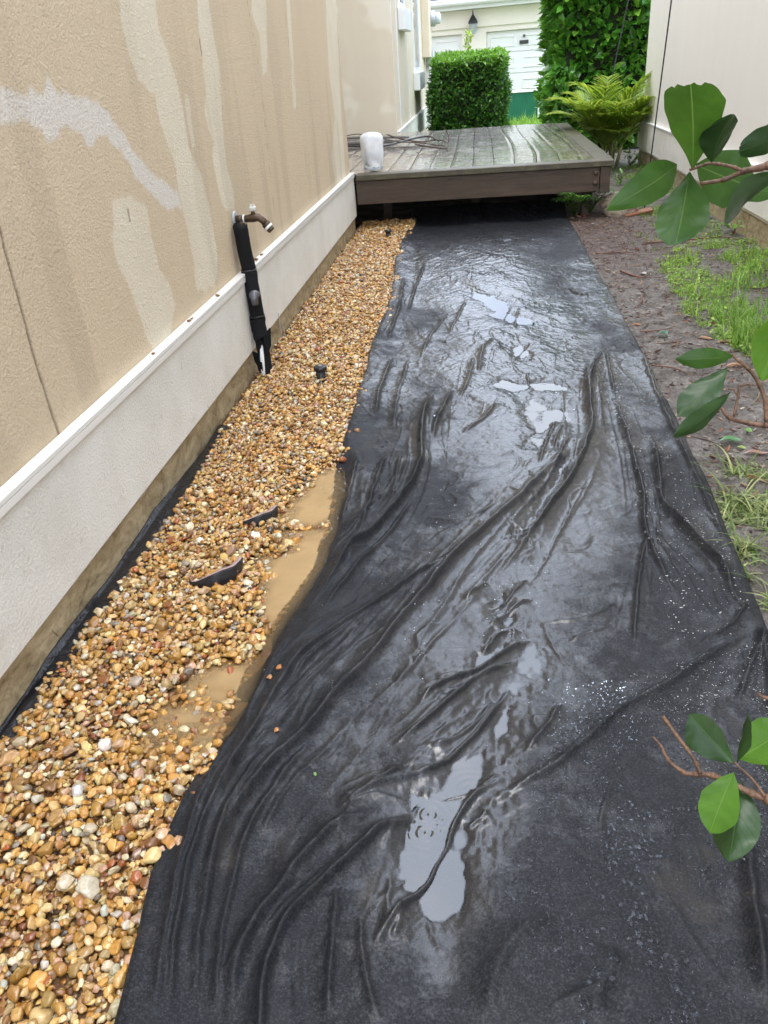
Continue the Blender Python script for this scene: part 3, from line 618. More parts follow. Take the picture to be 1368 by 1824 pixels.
# ------------------------------------------------------------ fabric
vy = axis([(.25, 2.4, 720), (2.4, 4.5, 460), (4.5, 8.95, 560)])
uu = np.linspace(0, 1, 400); NE = 7
xl = XL(vy)[None, :]; xr = XRr(vy)[None, :]
xi = xl+(xr-xl)*uu[:, None]; yi = np.repeat(vy[None, :], len(uu), 0)
FZ = fabric_h(xi, yi)
pm = poolmask(yi); dl = xi-xl; dr = xr-xi
edgeL = .030*smooth(.16, .0, dl)*(1-pm)*smooth(8.3, 7.3, yi)-.030*smooth(.07, 0, dl)*pm+.014*np.exp(-((dl-.12)/.05)**2)*pm
FZ += edgeL+.018*smooth(.25, 0, dr)
FZ += .05*smooth(8.15, 8.9, yi)
te = np.linspace(-1, 0, NE, endpoint=False)
def skirt(side):
    X0 = xi[0 if side < 0 else -1]; Z0 = FZ[0 if side < 0 else -1]; r = .014+.004*vn(vy*6, vy*0, 3)
    th_ = -te*1.9; X = X0[None]+side*(r[None]*np.sin(np.minimum(th_, 1.57))[:, None]); Z = Z0[None]-(r[None]*(1-np.cos(th_))[:, None])-np.maximum(th_-1.4, 0)[:, None]*.06
    return X, np.repeat(vy[None], NE, 0), Z
Xa, Ya, Za = skirt(-1); Xb, Yb, Zb = skirt(1)
X = np.vstack([Xa, xi, Xb[::-1]]); Y = np.vstack([Ya, yi, Yb[::-1]]); Z = np.vstack([Za, FZ, Zb[::-1]])
def fz(x, y):
    x = np.asarray(x, float); y = np.asarray(y, float); j = np.clip(np.searchsorted(vy, y)-1, 0, len(vy)-2); tj = (y-vy[j])/(vy[j+1]-vy[j])
    u = (x-XL(y))/(XRr(y)-XL(y))*(len(uu)-1); i = np.clip(np.floor(u).astype(int), 0, len(uu)-2); ti = np.clip(u-i, 0, 1)
    return (FZ[i, j]*(1-ti)+FZ[i+1, j]*ti)*(1-tj)+(FZ[i, j+1]*(1-ti)+FZ[i+1, j+1]*ti)*tj
a = Mat('wet_black_fabric', (.02, .02, .022), .5, .19)
big = a.noise(2.3, 5, .6, .6); mid = a.noise(16, 5, .68, .4); fine = a.noise(230, 4, .8)
film = a.attr('film', 'Fac'); c = a.ramp(fine, [(.34, (.003, .0034, .0042)), (.52, (.011, .012, .015)), (.68, (.040, .043, .052))])
c = a.mix(a.math('MULTIPLY', a.ramp(a.noise(5, 6, .7, .8), [(.5, 0.), (.7, 1.)]), .2), c, (.035, .037, .044))
c = a.mix(a.math('MULTIPLY', a.ramp(a.noise(3.1, 5, .7, .8), [(.6, 0.), (.72, 1.)]), .35), c, (.06, .05, .038))
a.set('Base Color', c)
f = a.math('ADD', a.math('MULTIPLY', big, .55), a.math('MULTIPLY', mid, .45))
a.set('Roughness', .55)
ff = a.math('ADD', film, a.math('ADD', a.math('MULTIPLY', a.math('SUBTRACT', f, .5), 2.4), a.math('MULTIPLY', a.math('SUBTRACT', a.noise(150, 4, .75), .5), 1.1))); a.set('Coat Weight', a.ramp(ff, [(.08, .05), (.5, .8), (.9, 1.)])); a.set('Coat Roughness', a.ramp(ff, [(.1, .36), (.5, .21), (.95, .07)])); a.set('Coat IOR', 1.6)
a.bump(a.noise(42, 5, .65, .8), .35, .005); a.bump(a.noise(300, 3, .7), .35, .0012)
a.t.links.new(a.nrm, a.b.inputs['Coat Normal']); M_fb = a.m
cp = crom([G(*p)[:2] for p in [(870, 470), (900, 540), (925, 640), (945, 720), (985, 830), (965, 920), (915, 1040), (890, 1160), (850, 1290), (800, 1420), (775, 1560)]], 3)
xf, yf = X.ravel(), Y.ravel(); d_ = polyd(xf+.12*fbm(xf*2.5, yf*2.5, 1, 3), yf, cp)[0]
film = .95*np.exp(-(d_/.26)**2)*smooth(.9, 1.9, yf)+.03+.36*smooth(1.7, 4.2, yf)+.5*(fbm(xf*3, yf*1.7, 6, 4))*smooth(1., 2.6, yf)
for P, dep, hw in BA: film = np.maximum(film, 1.15*np.exp(-(polyd(xf+.03*fbm(xf*9, yf*9, 2, 3), yf, crom([G(*p)[:2] for p in P], 3))[0]/(hw*.0018))**2))
zf = Z.ravel()
for P, dep, hw in BA: film = np.maximum(film, (polyd(xf, yf, crom([G(*p)[:2] for p in P], 3))[0] < hw*.0035)*1.5*smooth(.0090, .0022, zf+.0015*fbm(xf*60, yf*60, 2, 2)))
film = np.clip(film*smooth(8.0, 7.2, yf), 0, 1.5)
for P, dep, hw in BA: film = np.where((polyd(xf, yf, crom([G(*p)[:2] for p in P], 3))[0] < hw*.004)&(zf < -.0006), -1.2, film)
fab = mk('landscape_fabric', np.stack([X, Y, Z], -1).reshape(-1, 3), grid(X.shape[0], X.shape[1]), M_fb, attr={'film': film})
tag(fab, 'long wrinkled sheet of wet black landscape fabric covering the ground', 'ground fabric')
# ------------------------------------------------------------ water material
def water(name, tint=(.8, .8, .8), ior=1.33, mud=None, ripple=0, edge=False):
    m = bpy.data.materials.new(name); m.use_nodes = True; t = m.node_tree; t.nodes.clear(); N = t.nodes.new
    out = N('ShaderNodeOutputMaterial'); gl_ = N('ShaderNodeBsdfGlossy'); gl_.inputs['Roughness'].default_value = .015; tr = N('ShaderNodeBsdfTransparent'); tr.inputs[0].default_value = (*tint, 1)
    fr = N('ShaderNodeFresnel'); fr.inputs[0].default_value = ior; mx = N('ShaderNodeMixShader'); t.links.new(fr.outputs[0], mx.inputs[0]); t.links.new(gl_.outputs[0], mx.inputs[2])
    if mud:
        d = N('ShaderNodeBsdfDiffuse'); m2 = N('ShaderNodeMixShader'); at = N('ShaderNodeAttribute'); at.attribute_name = 'murk'
        no = N('ShaderNodeTexNoise'); no.inputs['Scale'].default_value = 7; no.inputs['Detail'].default_value = 4; cr = N('ShaderNodeValToRGB'); tc = N('ShaderNodeTexCoord'); t.links.new(tc.outputs['Object'], no.inputs[0])
        cr.color_ramp.elements[0].position = .35; cr.color_ramp.elements[1].position = .65; cr.color_ramp.elements[0].color = (*[x*.85 for x in mud], 1); cr.color_ramp.elements[1].color = (*mud, 1)
        t.links.new(no.outputs[0], cr.inputs[0]); t.links.new(cr.outputs[0], d.inputs[0])
        t.links.new(at.outputs['Fac'], m2.inputs[0]); t.links.new(tr.outputs[0], m2.inputs[1]); t.links.new(d.outputs[0], m2.inputs[2]); t.links.new(m2.outputs[0], mx.inputs[1])
    else: t.links.new(tr.outputs[0], mx.inputs[1])
    if ripple:
        tc = N('ShaderNodeTexCoord'); no = N('ShaderNodeTexNoise'); no.inputs['Scale'].default_value = ripple; b = N('ShaderNodeBump'); b.inputs['Strength'].default_value = .5; b.inputs['Distance'].default_value = .010
        t.links.new(tc.outputs['Object'], no.inputs[0]); t.links.new(no.outputs[0], b.inputs['Height']); t.links.new(b.outputs[0], gl_.inputs['Normal']); t.links.new(b.outputs[0], fr.inputs['Normal'])
    fin = mx
    if edge:
        ea = N('ShaderNodeAttribute'); ea.attribute_name = 'edge'; fin = N('ShaderNodeMixShader'); t2 = N('ShaderNodeBsdfTransparent'); t.links.new(ea.outputs['Fac'], fin.inputs[0]); t.links.new(t2.outputs[0], fin.inputs[1]); t.links.new(mx.outputs[0], fin.inputs[2])
    t.links.new(fin.outputs[0], out.inputs[0]); return m
M_wa = water('rain_water', (.5, .52, .55), 2.15, edge=True); M_mud = water('muddy_water', (.9, .8, .6), 1.75, (.62, .42, .20), 40); M_dr = water('water_bead', (.9, .92, .95), 1.33)
# puddles on the fabric
RIP = [(G(838, 1408), .05), (G(766, 1452), .055), (G(760, 1484), .05), (G(838, 1308), .018), (G(852, 1334), .02)]
def puddle(ids, level, hwk):
    qs = [(crom([G(*p)[:2] for p in BA[i][0]], 3), BA[i][2]/1000*hwk) for i in ids]
    lo = np.min([q.min(0)-h for q, h in qs], 0); hi = np.max([q.max(0)+h for q, h in qs], 0)
    st_ = .0025 if lo[1] < 2.5 else .005; sx = np.arange(lo[0], hi[0], st_); sy = np.arange(lo[1], hi[1], st_); x, y = np.meshgrid(sx, sy, indexing='ij')
    dd = np.full(x.shape, 1e9)
    for q, h in qs: dd = np.minimum(dd, polyd(x.ravel(), y.ravel(), q)[0].reshape(x.shape)/h)
    F_ = grid(len(sx), len(sy)); ok = (dd < 1)&(fz(x, y) < level+.004); ok = ok.ravel()
    F_ = F_[ok[F_].all(1)]; z = np.full(x.shape, level)
    for c_, rr in RIP:
        r = np.hypot(x-c_[0], y-c_[1]); z = z+.00026*np.exp(-(r/rr*1.2)**2)*np.cos(r/.017*6.283)*(r < rr*1.6)
    V_ = np.stack([x, y, z], -1).reshape(-1, 3); used = np.unique(F_); mp = np.zeros(len(V_), int); mp[used] = np.arange(len(used))
    if len(used) > 4:
        dp = (level-fz(x, y)+.0006*fbm(x*90, y*90, 1, 2)).ravel()[used]; o = mk('puddle', V_[used], mp[F_], M_wa, attr={'edge': smooth(0., .0026, dp)}); o['kind'] = 'structure'
puddle([0, 1, 2, 8], .0010, 4.0); puddle([3, 4, 9], .001, 2.6); puddle([5, 6, 10], .0025, 2.4); puddle([7], .0025, 2.2)
# ------------------------------------------------------------ muddy water beside the gravel
sx = np.arange(-1.15, .2, .006); sy = np.arange(yp0-.3, yp1+.15, .008); x, y = np.meshgrid(sx, sy, indexing='ij')
onF = x > XL(y)-.002
dg = WATER_Z-(gravel_h(x, y)+.004); df = WATER_Z-fz(np.maximum(x, XL(y)+.001), y)
murk = np.where(onF, .30*(1-np.exp(-np.maximum(df, 0)/.03)), 1-np.exp(-np.maximum(dg+.012, 0)/.040))
murk = np.clip(murk, 0, .64)
ok = (((~onF) & (dg > -.022)) | (onF & (x < XL(y)+.15))).ravel(); F_ = grid(len(sx), len(sy)); F_ = F_[ok[F_].all(1)]
used = np.unique(F_); mp = np.zeros(x.size, int); mp[used] = np.arange(len(used))
mk('muddy_water', np.stack([x, y, np.full(x.shape, WATER_Z)], -1).reshape(-1, 3)[used], mp[F_], M_mud, attr={'murk': murk.ravel()[used]})['kind'] = 'structure'
# ------------------------------------------------------------ gravel
GLp = [(-60, 1380), (0, 1300), (150, 1122), (300, 922), (345, 860), (400, 745), (455, 672), (478, 600), (560, 482), (622, 400)]
ge = np.array([G(*p, .02)[:2] for p in GLp]); ge = ge[np.argsort(ge[:, 1])]; ge = np.vstack([[ge[0, 0], .2], ge])
def GL_(y): return np.maximum(np.interp(y, ge[:, 1], ge[:, 0]), WX+.02)+.006*vn(y*14, y*0, 2)
YG1 = G(680, 398)[1]
CELL = .003; hx0, hy0 = -1.3, .35; HN = (int(1.05/CELL), int((YG1+.2-hy0)/CELL))
hxx = hx0+np.arange(HN[0])*CELL; hyy = hy0+np.arange(HN[1])*CELL; hgx, hgy = np.meshgrid(hxx, hyy, indexing='ij')
HB = gravel_h(hgx, hgy); H = HB-.016
NP = 42000
def rpos(n):
    y = rng.uniform(.45, YG1+.03, n); lo = GL_(y); hi = XL(y)+.035-.03*poolmask(y); return lo+(hi-lo)*rng.random(n), y
cx, cy = rpos(NP*5); ix_ = ((cx-hx0)/CELL).astype(int).reshape(NP, 5); iy_ = ((cy-hy0)/CELL).astype(int).reshape(NP, 5); cx = cx.reshape(NP, 5); cy = cy.reshape(NP, 5)
sz = np.exp(rng.normal(math.log(.0080), .34, NP)); sz = np.clip(sz, .0045, .021)
asp = np.stack([np.ones(NP), rng.uniform(.62, .95, NP), rng.uniform(.42, .75, NP)], 1)
# specials: (px,py, half length, color, name)
pos = np.zeros((NP, 3)); DM = HB
for i in range(NP):
    a_ = ix_[i]; b_ = iy_[i]; k = int(np.argmin(H[a_, b_]-DM[a_, b_])); I = a_[k]; J = b_[k]
    if H[I, J]-DM[I, J] > .006: k = -1
    r = sz[i]*(1+asp[i, 1])*.5; n = max(1, int(r*.95/CELL)); i0, i1, j0, j1 = max(I-n, 0), min(I+n+1, HN[0]), max(J-n, 0), min(J+n+1, HN[1])
    if k < 0: pos[i] = (0, 0, -9); continue
    h = H[i0:i1, j0:j1]; cz = sz[i]*asp[i, 2]; z0 = h.mean()*.55+h.max()*.45+cz*.55
    gxx = (np.arange(i0, i1)-I)[:, None]*CELL/r; gyy = (np.arange(j0, j1)-J)[None, :]*CELL/r; d2 = 1-gxx**2-gyy**2
    H[i0:i1, j0:j1] = np.where(d2 > 0, np.maximum(h, z0+cz*np.sqrt(np.maximum(d2, 0))), h); pos[i] = (cx[i, k], cy[i, k], z0)
keep = pos[:, 2] > -5; pos = pos[keep]; sz = sz[keep]; asp = asp[keep]; n = len(pos); print('pebbles', n)
PAL = np.array([(.56, .31, .08), (.66, .44, .18), (.62, .36, .11), (.74, .56, .30), (.78, .68, .50), (.80, .77, .70), (.28, .12, .035), (.42, .14, .05), (.33, .29, .25), (.62, .42, .30), (.08, .055, .04), (.38, .20, .07)])
pw = np.array([.21, .17, .14, .14, .10, .03, .055, .025, .025, .055, .015, .055]); pw /= pw.sum()
col = PAL[rng.choice(len(PAL), n, p=pw)]**1.12*np.array([1.05, 1., .87])*rng.uniform(.48, 1.04, (n, 1))*rng.uniform(.94, 1.06, (n, 3)); col = np.clip(col, 0, .9)
def pebble_t(sub, seed):
    v, f = ico(sub); g = np.random.default_rng(seed); v = v.copy()
    for _ in range(g.integers(4, 11)):      # worn facets
        d = nrm(g.normal(size=3)); lim = g.uniform(.50, .84); s = v@d; v -= np.maximum(s-lim, 0)[:, None]*d*.85
    v *= 1+.09*np.sin(v@g.normal(size=3)*2.6+g.random()*6)[:, None]+.05*np.sin(v@g.normal(size=3)*5)[:, None]
    return v, f
rot = rotm(2, rng.uniform(0, 6.28, n))@rotm(0, rng.normal(0, .38, n))@rotm(1, rng.normal(0, .38, n))
sc3 = sz[:, None]*asp*1.08; parts = []; near = pos[:, 1] < 2.6; ty = rng.integers(0, 10, n)
for lod, msk in ((2, near), (1, ~near)):
    for k in range(10):
        tv, tf = pebble_t(lod, 100+k); s = np.where(msk & (ty == k))[0]
        v, f = scatter(tv, tf, pos[s], rot[s], sc3[s]); parts.append((v, f, np.repeat(col[s], len(tv), 0)))
V, F, C_ = merge(parts)
a = Mat('river_pebbles', rough=.34, spec=.5, Coat_Weight=.5, Coat_Roughness=.12)
c = a.attr('Col'); nn = a.noise(120, 3, .6); c = a.mix(a.ramp(nn, [(.3, .55), (.55, 0.)]), c, a.mix(.6, c, (.10, .04, .012))); a.set('Base Color', c); a.bump(a.noise(260, 2, .5), .12, .002); M_pb = a.m
o = mk('gravel', V, F, M_pb, attr={'Col': C_}); tag(o, 'strip of wet honey coloured river gravel between the house and the black fabric', 'gravel', kind='stuff')
# bed under the pebbles
xx = np.linspace(0, 1, 40); yy = np.linspace(.2, YG1+.1, 300); xg = GL_(yy)[None]-.03+(XL(yy)+.06-GL_(yy)+.03)[None]*xx[:, None]; yg = np.repeat(yy[None], 40, 0)
a = Mat('gravel_bed', (.11, .055, .02), .6); mk('gravel_bed', np.stack([xg, yg, gravel_h(xg, yg)-.012], -1).reshape(-1, 3), grid(40, 300), a.m)['kind'] = 'structure'
def hz(x, y): return float(H[int((x-hx0)/CELL), int((y-hy0)/CELL)])
# black liner against the foundation
M_bp = Mat('black_plastic_film', (.012, .012, .014), .35); M_bp.bump(M_bp.noise(22, 4, .6, .6), .6, .02); M_bp = M_bp.m
yy = np.linspace(.2, 3.3, 500); top = (.022+.02*fbm(yy*3, yy*0, 2, 4))*smooth(3.3, 2.4, yy)-.01*smooth(2.6, 3.3, yy)
prof = [(WX+.0125, 1.0, 0), (WX+.016, .6, 0), (WX+.02, .25, .0), (None, 0, .004), (None, 0, -.02)]
V = np.zeros((6, len(yy), 3)); gL = GL_(yy)
V[0] = np.stack([np.full_like(yy, WX+.0135), yy, top], -1); V[1] = np.stack([WX+.020+.004*vn(yy*20, yy*0, 1), yy, top*.96+.002], -1); V[2] = np.stack([WX+.026+.008*vn(yy*9, yy*0, 3), yy, top*.55], -1)
V[3] = np.stack([WX+.3*(gL-WX)+.014, yy, .018+.006*vn(yy*15, yy*0, 4)], -1); V[4] = np.stack([gL*.4+.6*WX+.02+.4*(gL-WX), yy, .014+.006*vn(yy*11, yy*0+3, 4)], -1); V[5] = np.stack([gL+.05, yy, gravel_h(gL+.05, yy)-.006], -1)
o = mk('edge_liner', V.reshape(-1, 3), grid(6, len(yy)), M_bp); tag(o, 'narrow strip of black plastic liner turned up against the house foundation', 'liner')
# distinct larger stones
def stone(px, py, ln, asp_, colr, label, rz, seed, tilt=.1, dz=0.):
    g = G(px, py, .03); v, f = pebble_t(3, seed); v = v*np.array([ln, ln*asp_[0], ln*asp_[1]])
    M = (rotm(2, rz)@rotm(0, tilt))[0]; v = v@M.T; z0 = hz(g[0], g[1]) if g[0] < XL(g[1]) else float(fz(g[0], g[1]))
    o = mk('stone', v, f, M_pb, attr={'Col': np.tile(colr, (len(v), 1))}); o.location = (g[0], g[1], z0+ln*asp_[1]*.45+dz); tag(o, label, 'stone', 'larger stones lying on the gravel'); return o
stone(137, 1413, .016, (.95, .9), (.60, .59, .57), 'rounded pure white stone on the brown gravel', .4, 5)
stone(155, 1580, .032, (.72, .5), (.56, .50, .37), 'large cream stone with a hollow side, bigger of a touching pair', 2.1, 11, .3)
stone(120, 1573, .021, (.85, .5), (.52, .41, .27), 'tan cream flat stone touching the largest cream stone', 1.2, 14, .3)
stone(455, 1120, .021, (.72, .5), (.76, .55, .30), 'smooth oval peach stone beside the muddy pool', -.5, 16)
stone(437, 1098, .016, (.8, .6), (.62, .33, .09), 'rounded orange stone just behind the oval peach stone', .6, 17)
stone(591, 792, .024, (.62, .4), (.76, .62, .36), 'flat pale yellow stone near the edge of the black fabric', -.1, 18)
stone(178, 1097, .020, (.75, .6), (.55, .43, .24), 'olive tan rounded stone at the liner edge', -.6, 19)
stone(205, 1109, .022, (.45, .35), (.22, .18, .14), 'long dark grey brown stone beside the olive stone', 0., 20)
stone(15, 1352, .030, (.8, .45), (.50, .28, .11), 'big flat brown stone at the left edge of the picture', .5, 21)
stone(198, 1737, .024, (.75, .4), (.42, .33, .16), 'rough mossy yellow stone low in the gravel', .2, 22)
stone(240, 1182+28, .022, (.8, .55), (.38, .30, .22), 'brown cracked round stone in the middle of the gravel', .2, 23)
stone(610, 1000, .0001, (.8, .5), (.4, .3, .2), 'x', 0, 1) if False else None
for i_, (px, py) in enumerate([(497, 1190), (480, 1203), (492, 1298)]):
    stone(px, py, .010-.001*i_, (.8, .6), (.42, .17, .05), ['red brown pebble on the black fabric edge, upper of two touching', 'red brown pebble on the fabric edge, lower of two touching', 'lone small rust pebble lying on a fabric fold'][i_], i_, 40+i_)
# curved rims of buried plastic pots
M_rim = Mat('rim_rubber', (.014, .014, .016), .45); M_rim.bump(M_rim.noise(40, 3, .6, 0, M_rim.co((1, 1, 6))), .5, .004); M_rim = M_rim.m
M_rp = Mat('rim_inside_pinkish', (.42, .30, .28), .5).m
def rim(px, py, rad, a0, a1, label, tilt, hgt):
    g = G(px, py, .02); z0 = hz(g[0], g[1])+.008
    t_ = empty('pot_rim', label, 'plastic rim', (g[0], g[1], z0), 'rims of plastic pots buried in the gravel'); t_.rotation_euler = (tilt[0], tilt[1], 0)
    th_ = np.linspace(R(a0), R(a1), 40); env = smooth(0, .45, np.linspace(0, 1, 40))*(1-smooth(.82, 1.0, np.linspace(0, 1, 40)))
    m = MB(); V_ = []
    for k, t in enumerate(th_):
        h = hgt*(1.15*env[k]-.35); jr = .0015*math.sin(t*9)
        for (r, z) in ((rad+jr, -.03), (rad+.006+jr, h-.004), (rad+.003+jr, h), (rad-.003+jr, h)): V_.append((r*math.cos(t), r*math.sin(t), z))
    F_ = []
    for k in range(39):
        b = k*4
        for q in range(3): F_.append((b+q, b+4+q, b+5+q, b+q+1))
    m.add(V_, F_); m.build('outer_wall', M_rim, t_, True)
    V_ = []
    for k, t in enumerate(th_):
        h = hgt*(1.15*env[k]-.35); jr = .0015*math.sin(t*9)
        for (r, z) in ((rad+.003+jr, h+.0018), (rad-.012+jr, h+.0005), (rad-.013+jr, -.02)): V_.append((r*math.cos(t), r*math.sin(t), z))
    F_ = []
    for k in range(39):
        b = k*3
        for q in range(2): F_.append((b+q, b+3+q, b+4+q, b+q+1))
    MB().add(V_, F_).build('inner_wall', M_rp, t_, True); return t_
rim(382, 1018, .088, -132, 46, 'larger curved black pot rim half buried in the gravel, nearer the camera', (-.10, .02), .036)
rim(455, 912, .076, -128, 40, 'smaller chewed black pot rim half buried in the gravel, behind the larger one', (-.08, .02), .026)
# sprinkler heads
M_sp = Mat('sprinkler_black', (.02, .02, .021), .4).m
for px, py, lab, s in ((573, 679, 'black pop-up sprinkler head standing in the gravel beside the hose pipe', 1.), (692, 424, 'small black sprinkler head far along the gravel near the deck', .95)):
    g = G(px, py, .01); t_ = empty('sprinkler_head', lab, 'sprinkler', (g[0], g[1], hz(g[0], g[1])-.012), 'irrigation heads in the gravel'); t_.scale = (s,)*3
    MB().tube([(0, 0, -.05), (0, 0, .052)], [.023, .025], 20).build('body', M_sp, t_, True)
    MB().tube([(0, 0, .0525), (0, 0, .056), (0, 0, .070), (0, 0, .073)], [.030, .034, .034, .029], 22).build('cap', M_sp, t_, True)
    MB().tube([(0, 0, .0735), (0, 0, .078)], [.014, .010], 12).build('nozzle', Mat('nozzle_grey', (.2, .2, .21), .5).m, t_, True)
# ------------------------------------------------------------ hose bib with insulated pipe
bp = OX(417, 391, WX); yb = bp[1]; gb_ = G(470, 676, .02)
tap = empty('wall_tap', 'bronze wall tap above a ragged black insulated pipe on the beige house', 'tap', (WX, yb, 0))
def T(o): o.parent = tap; return o
M_brz = Mat('aged_bronze', (.085, .055, .032), .42, .5, Metallic=.5); M_brz.bump(M_brz.noise(120, 3), .3, .002); M_brz = M_brz.m
M_ins = Mat('foam_insulation', (.010, .010, .011), .85, .2); M_ins.bump(M_ins.noise(60, 5, .7), .6, .006); M_ins = M_ins.m
M_pvc = Mat('white_pvc', (.75, .75, .73), .35).m
zt = bp[2]
P = lambda px, py, dx: (lambda q: np.array([dx, q[1]-yb, q[2]]))(OX(px, py, WX+dx))
zs = [(.022, 398), (.034, 440), (.040, 490), (.046, 520), (.062, 560), (.072, 600), (.078, 640), (.080, 676)]
cl = np.array([(427, 402), (436, 440), (446, 478), (451, 515), (460, 560), (465, 600), (469, 640), (470, 680)], float)
def ipt(k):
    px, py = cl[k]; dx = [.045, .05, .056, .064, .072, .076, .078, .080][k]; q = OX(px, py, WX+dx); return np.array([dx, q[1]-yb, q[2]])
ip = np.array([ipt(k) for k in range(8)])
ip[:, 1] = np.interp(np.arange(8), [0, 7], [ip[0, 1], ip[0, 1]*.3+ip[-1, 1]*.7])*.5+ip[:, 1]*.5
def ragged(P_, r, seed, name, mat, wob=.12, n=20, cutlo=None):
    Q = crom(P_, 8); V_ = []; g = np.random.default_rng(seed); ph = g.random(6)*6
    for i, p in enumerate(Q):
        for k in range(n):
            t = 6.283*k/n; rr = r*(1+wob*.5*math.sin(2*t+ph[0]+i*.15)+wob*.4*math.sin(5*t+ph[1]+i*.4)+wob*.3*(g.random()-.5))
            V_.append((p[0]+rr*math.cos(t), p[1]+rr*math.sin(t), p[2]+(0 if 0 < i < len(Q)-1 else (.012*math.sin(3*t+ph[2])))))
    m = MB(); m.add(V_, [[i*n+k, i*n+(k+1) % n, (i+1)*n+(k+1) % n, (i+1)*n+k] for i in range(len(Q)-1) for k in range(n)]); m.f.append(list(range((len(Q)-1)*n, len(Q)*n))); m.f.append(list(range(n))[::-1])
    return T(m.build(name, mat, None, True))
rI = .037
ragged(ip[0:3], rI, 1, 'insulation_sleeve', M_ins); a1 = ip[2].copy(); a1[2] -= .004; ragged([a1, ip[3], ip[4]], rI*1.02, 2, 'insulation_sleeve', M_ins)
a2 = ip[4].copy(); a2[2] -= .004; ragged([a2, (ip[4]+ip[5])/2, ip[5]], rI*.98, 3, 'insulation_sleeve', M_ins, .2)
a3 = ip[5].copy(); a3[2] -= .003; ragged([a3+[0, .006, 0], ip[6]+[.004, .012, 0], ip[7]+[.006, .016, -.02]], rI*.74, 4, 'insulation_sleeve', M_ins, .35)
# torn flaps
m = MB(); g = np.random.default_rng(4)
for s_, (z0, dx, dy) in enumerate([(ip[5][2]+.02, .035, -.015), (ip[6][2]+.05, -.02, -.04), (ip[6][2], .0, -.035)]):
    c0 = np.array([ip[5][0]+dx*.6, ip[5][1]+dy, z0]); W = .03; L = .11 if s_ == 0 else .09; sg = 1 if s_ == 0 else -1
    V_ = [c0+[0, -W/2, 0], c0+[sg*.035, W/2, .03*(s_ == 0)], c0+[sg*.028, W*.2, -L*.55], c0+[sg*.004, -W*.3, -L], c0+[.006, -W/2-.004, -.002], c0+[sg*.035+.006, W/2, .03*(s_ == 0)], c0+[sg*.028+.006, W*.2, -L*.55], c0+[sg*.004+.006, -W*.3, -L]]
    m.add(V_, [(0, 1, 2, 3), (7, 6, 5, 4), (0, 4, 5, 1), (1, 5, 6, 2), (2, 6, 7, 3), (3, 7, 4, 0)])
T(m.build('torn_flap', M_ins))
T(MB().tube([ip[5]+[.0, -.006, 0], ip[7]+[-.002, -.004, -.05]], .012, 14).build('riser_pipe', M_pvc, None, True))
for q, k in ((ip[2], 0), (ip[4], 1)): T(MB().tube([q+[0, 0, -.004], q+[0, 0, .004]], rI*1.06, 18).build('cable_tie', M_sp, None, True))
# drain valve on the sleeve
vq = np.array([ip[3][0]+.02, ip[3][1]-.046, ip[3][2]-.015]); m = MB().tube([vq+[0, .03, 0], vq, vq+[.002, -.022, 0]], [.022, .026, .024], 12).tube([vq+[0, -.01, .012], vq+[.002, -.012, -.045]], [.022, .017], 10)
T(m.build('drain_valve', Mat('wet_grey_plastic', (.10, .10, .11), .18, .7).m, None, True))
# tap body, built along +X from the wall
e0 = np.array([.0, 0, zt]); e1 = P(470, 392, .125); 
def tp(px, py, dx): q = OX(px, py, WX+dx); return np.array([dx, (q[1]-yb)*.35, q[2]])
Bp = [np.array([.012, 0, zt]), np.array([.05, 0, zt]), np.array([.10, 0, zt+.004]), np.array([.135, 0, zt+.002])]
T(MB().tube([(0.001, 0, zt), (.008, 0, zt), (.011, 0, zt)], [.040, .040, .030], 16).build('flange', M_gm, None, True))
T(MB().tube([(.010, 0, zt), (.048, 0, zt)], [.019, .019], 14).tube([(.036, 0, zt-.005), (.036, 0, zt-.04)], .018, 12).tube([(.054, 0, zt), (.075, 0, zt+.001), (.10, 0, zt+.004), (.125, 0, zt+.003), (.145, 0, zt-.012), (.162, 0, zt-.034)], [.017, .018, .022, .019, .017, .018], 14).tube([(.155, 0, zt-.026), (.166, 0, zt-.040)], .023, 8).build('tap_body', M_brz, None, True))
T(MB().tube([(.048, 0, zt), (.054, 0, zt)], .0205, 16).build('washer_ring', M_wh, None, True))
T(MB().tube([(.1645, 0, zt-.0385), (.1725, 0, zt-.0485)], .0235, 16).build('white_band', M_wh, None, True))
T(MB().tube([(.172, 0, zt-.048), (.180, 0, zt-.058), (.184, 0, zt-.063)], [.019, .019, .016], 14).build('spout_end', M_brz, None, True))
T(MB().tube([(.10, 0, zt+.02), (.10, 0, zt+.034)], .010, 10).build('stem', M_brz, None, True))
m = MB().box((.083, -.017, zt+.034), (.117, .017, zt+.058), .006)
for k in range(4): m.box((.088+.014*(k % 2), -.012+.014*(k//2), zt+.0585), (.096+.014*(k % 2), -.003+.014*(k//2), zt+.066), .003)
T(m.build('handle', Mat('old_white_handle', (.62, .61, .55), .5).m))
m = MB()
for px, py in ((497, 600), (503, 606)): q = OX(px, py-30, WL+.018); m.tube([(q[0]-WX, q[1]-yb, q[2]+.04), (q[0]-WX+.003, q[1]-yb+.003, q[2]-.11)], .0022, 6)
T(m.build('bare_wire', M_gm))
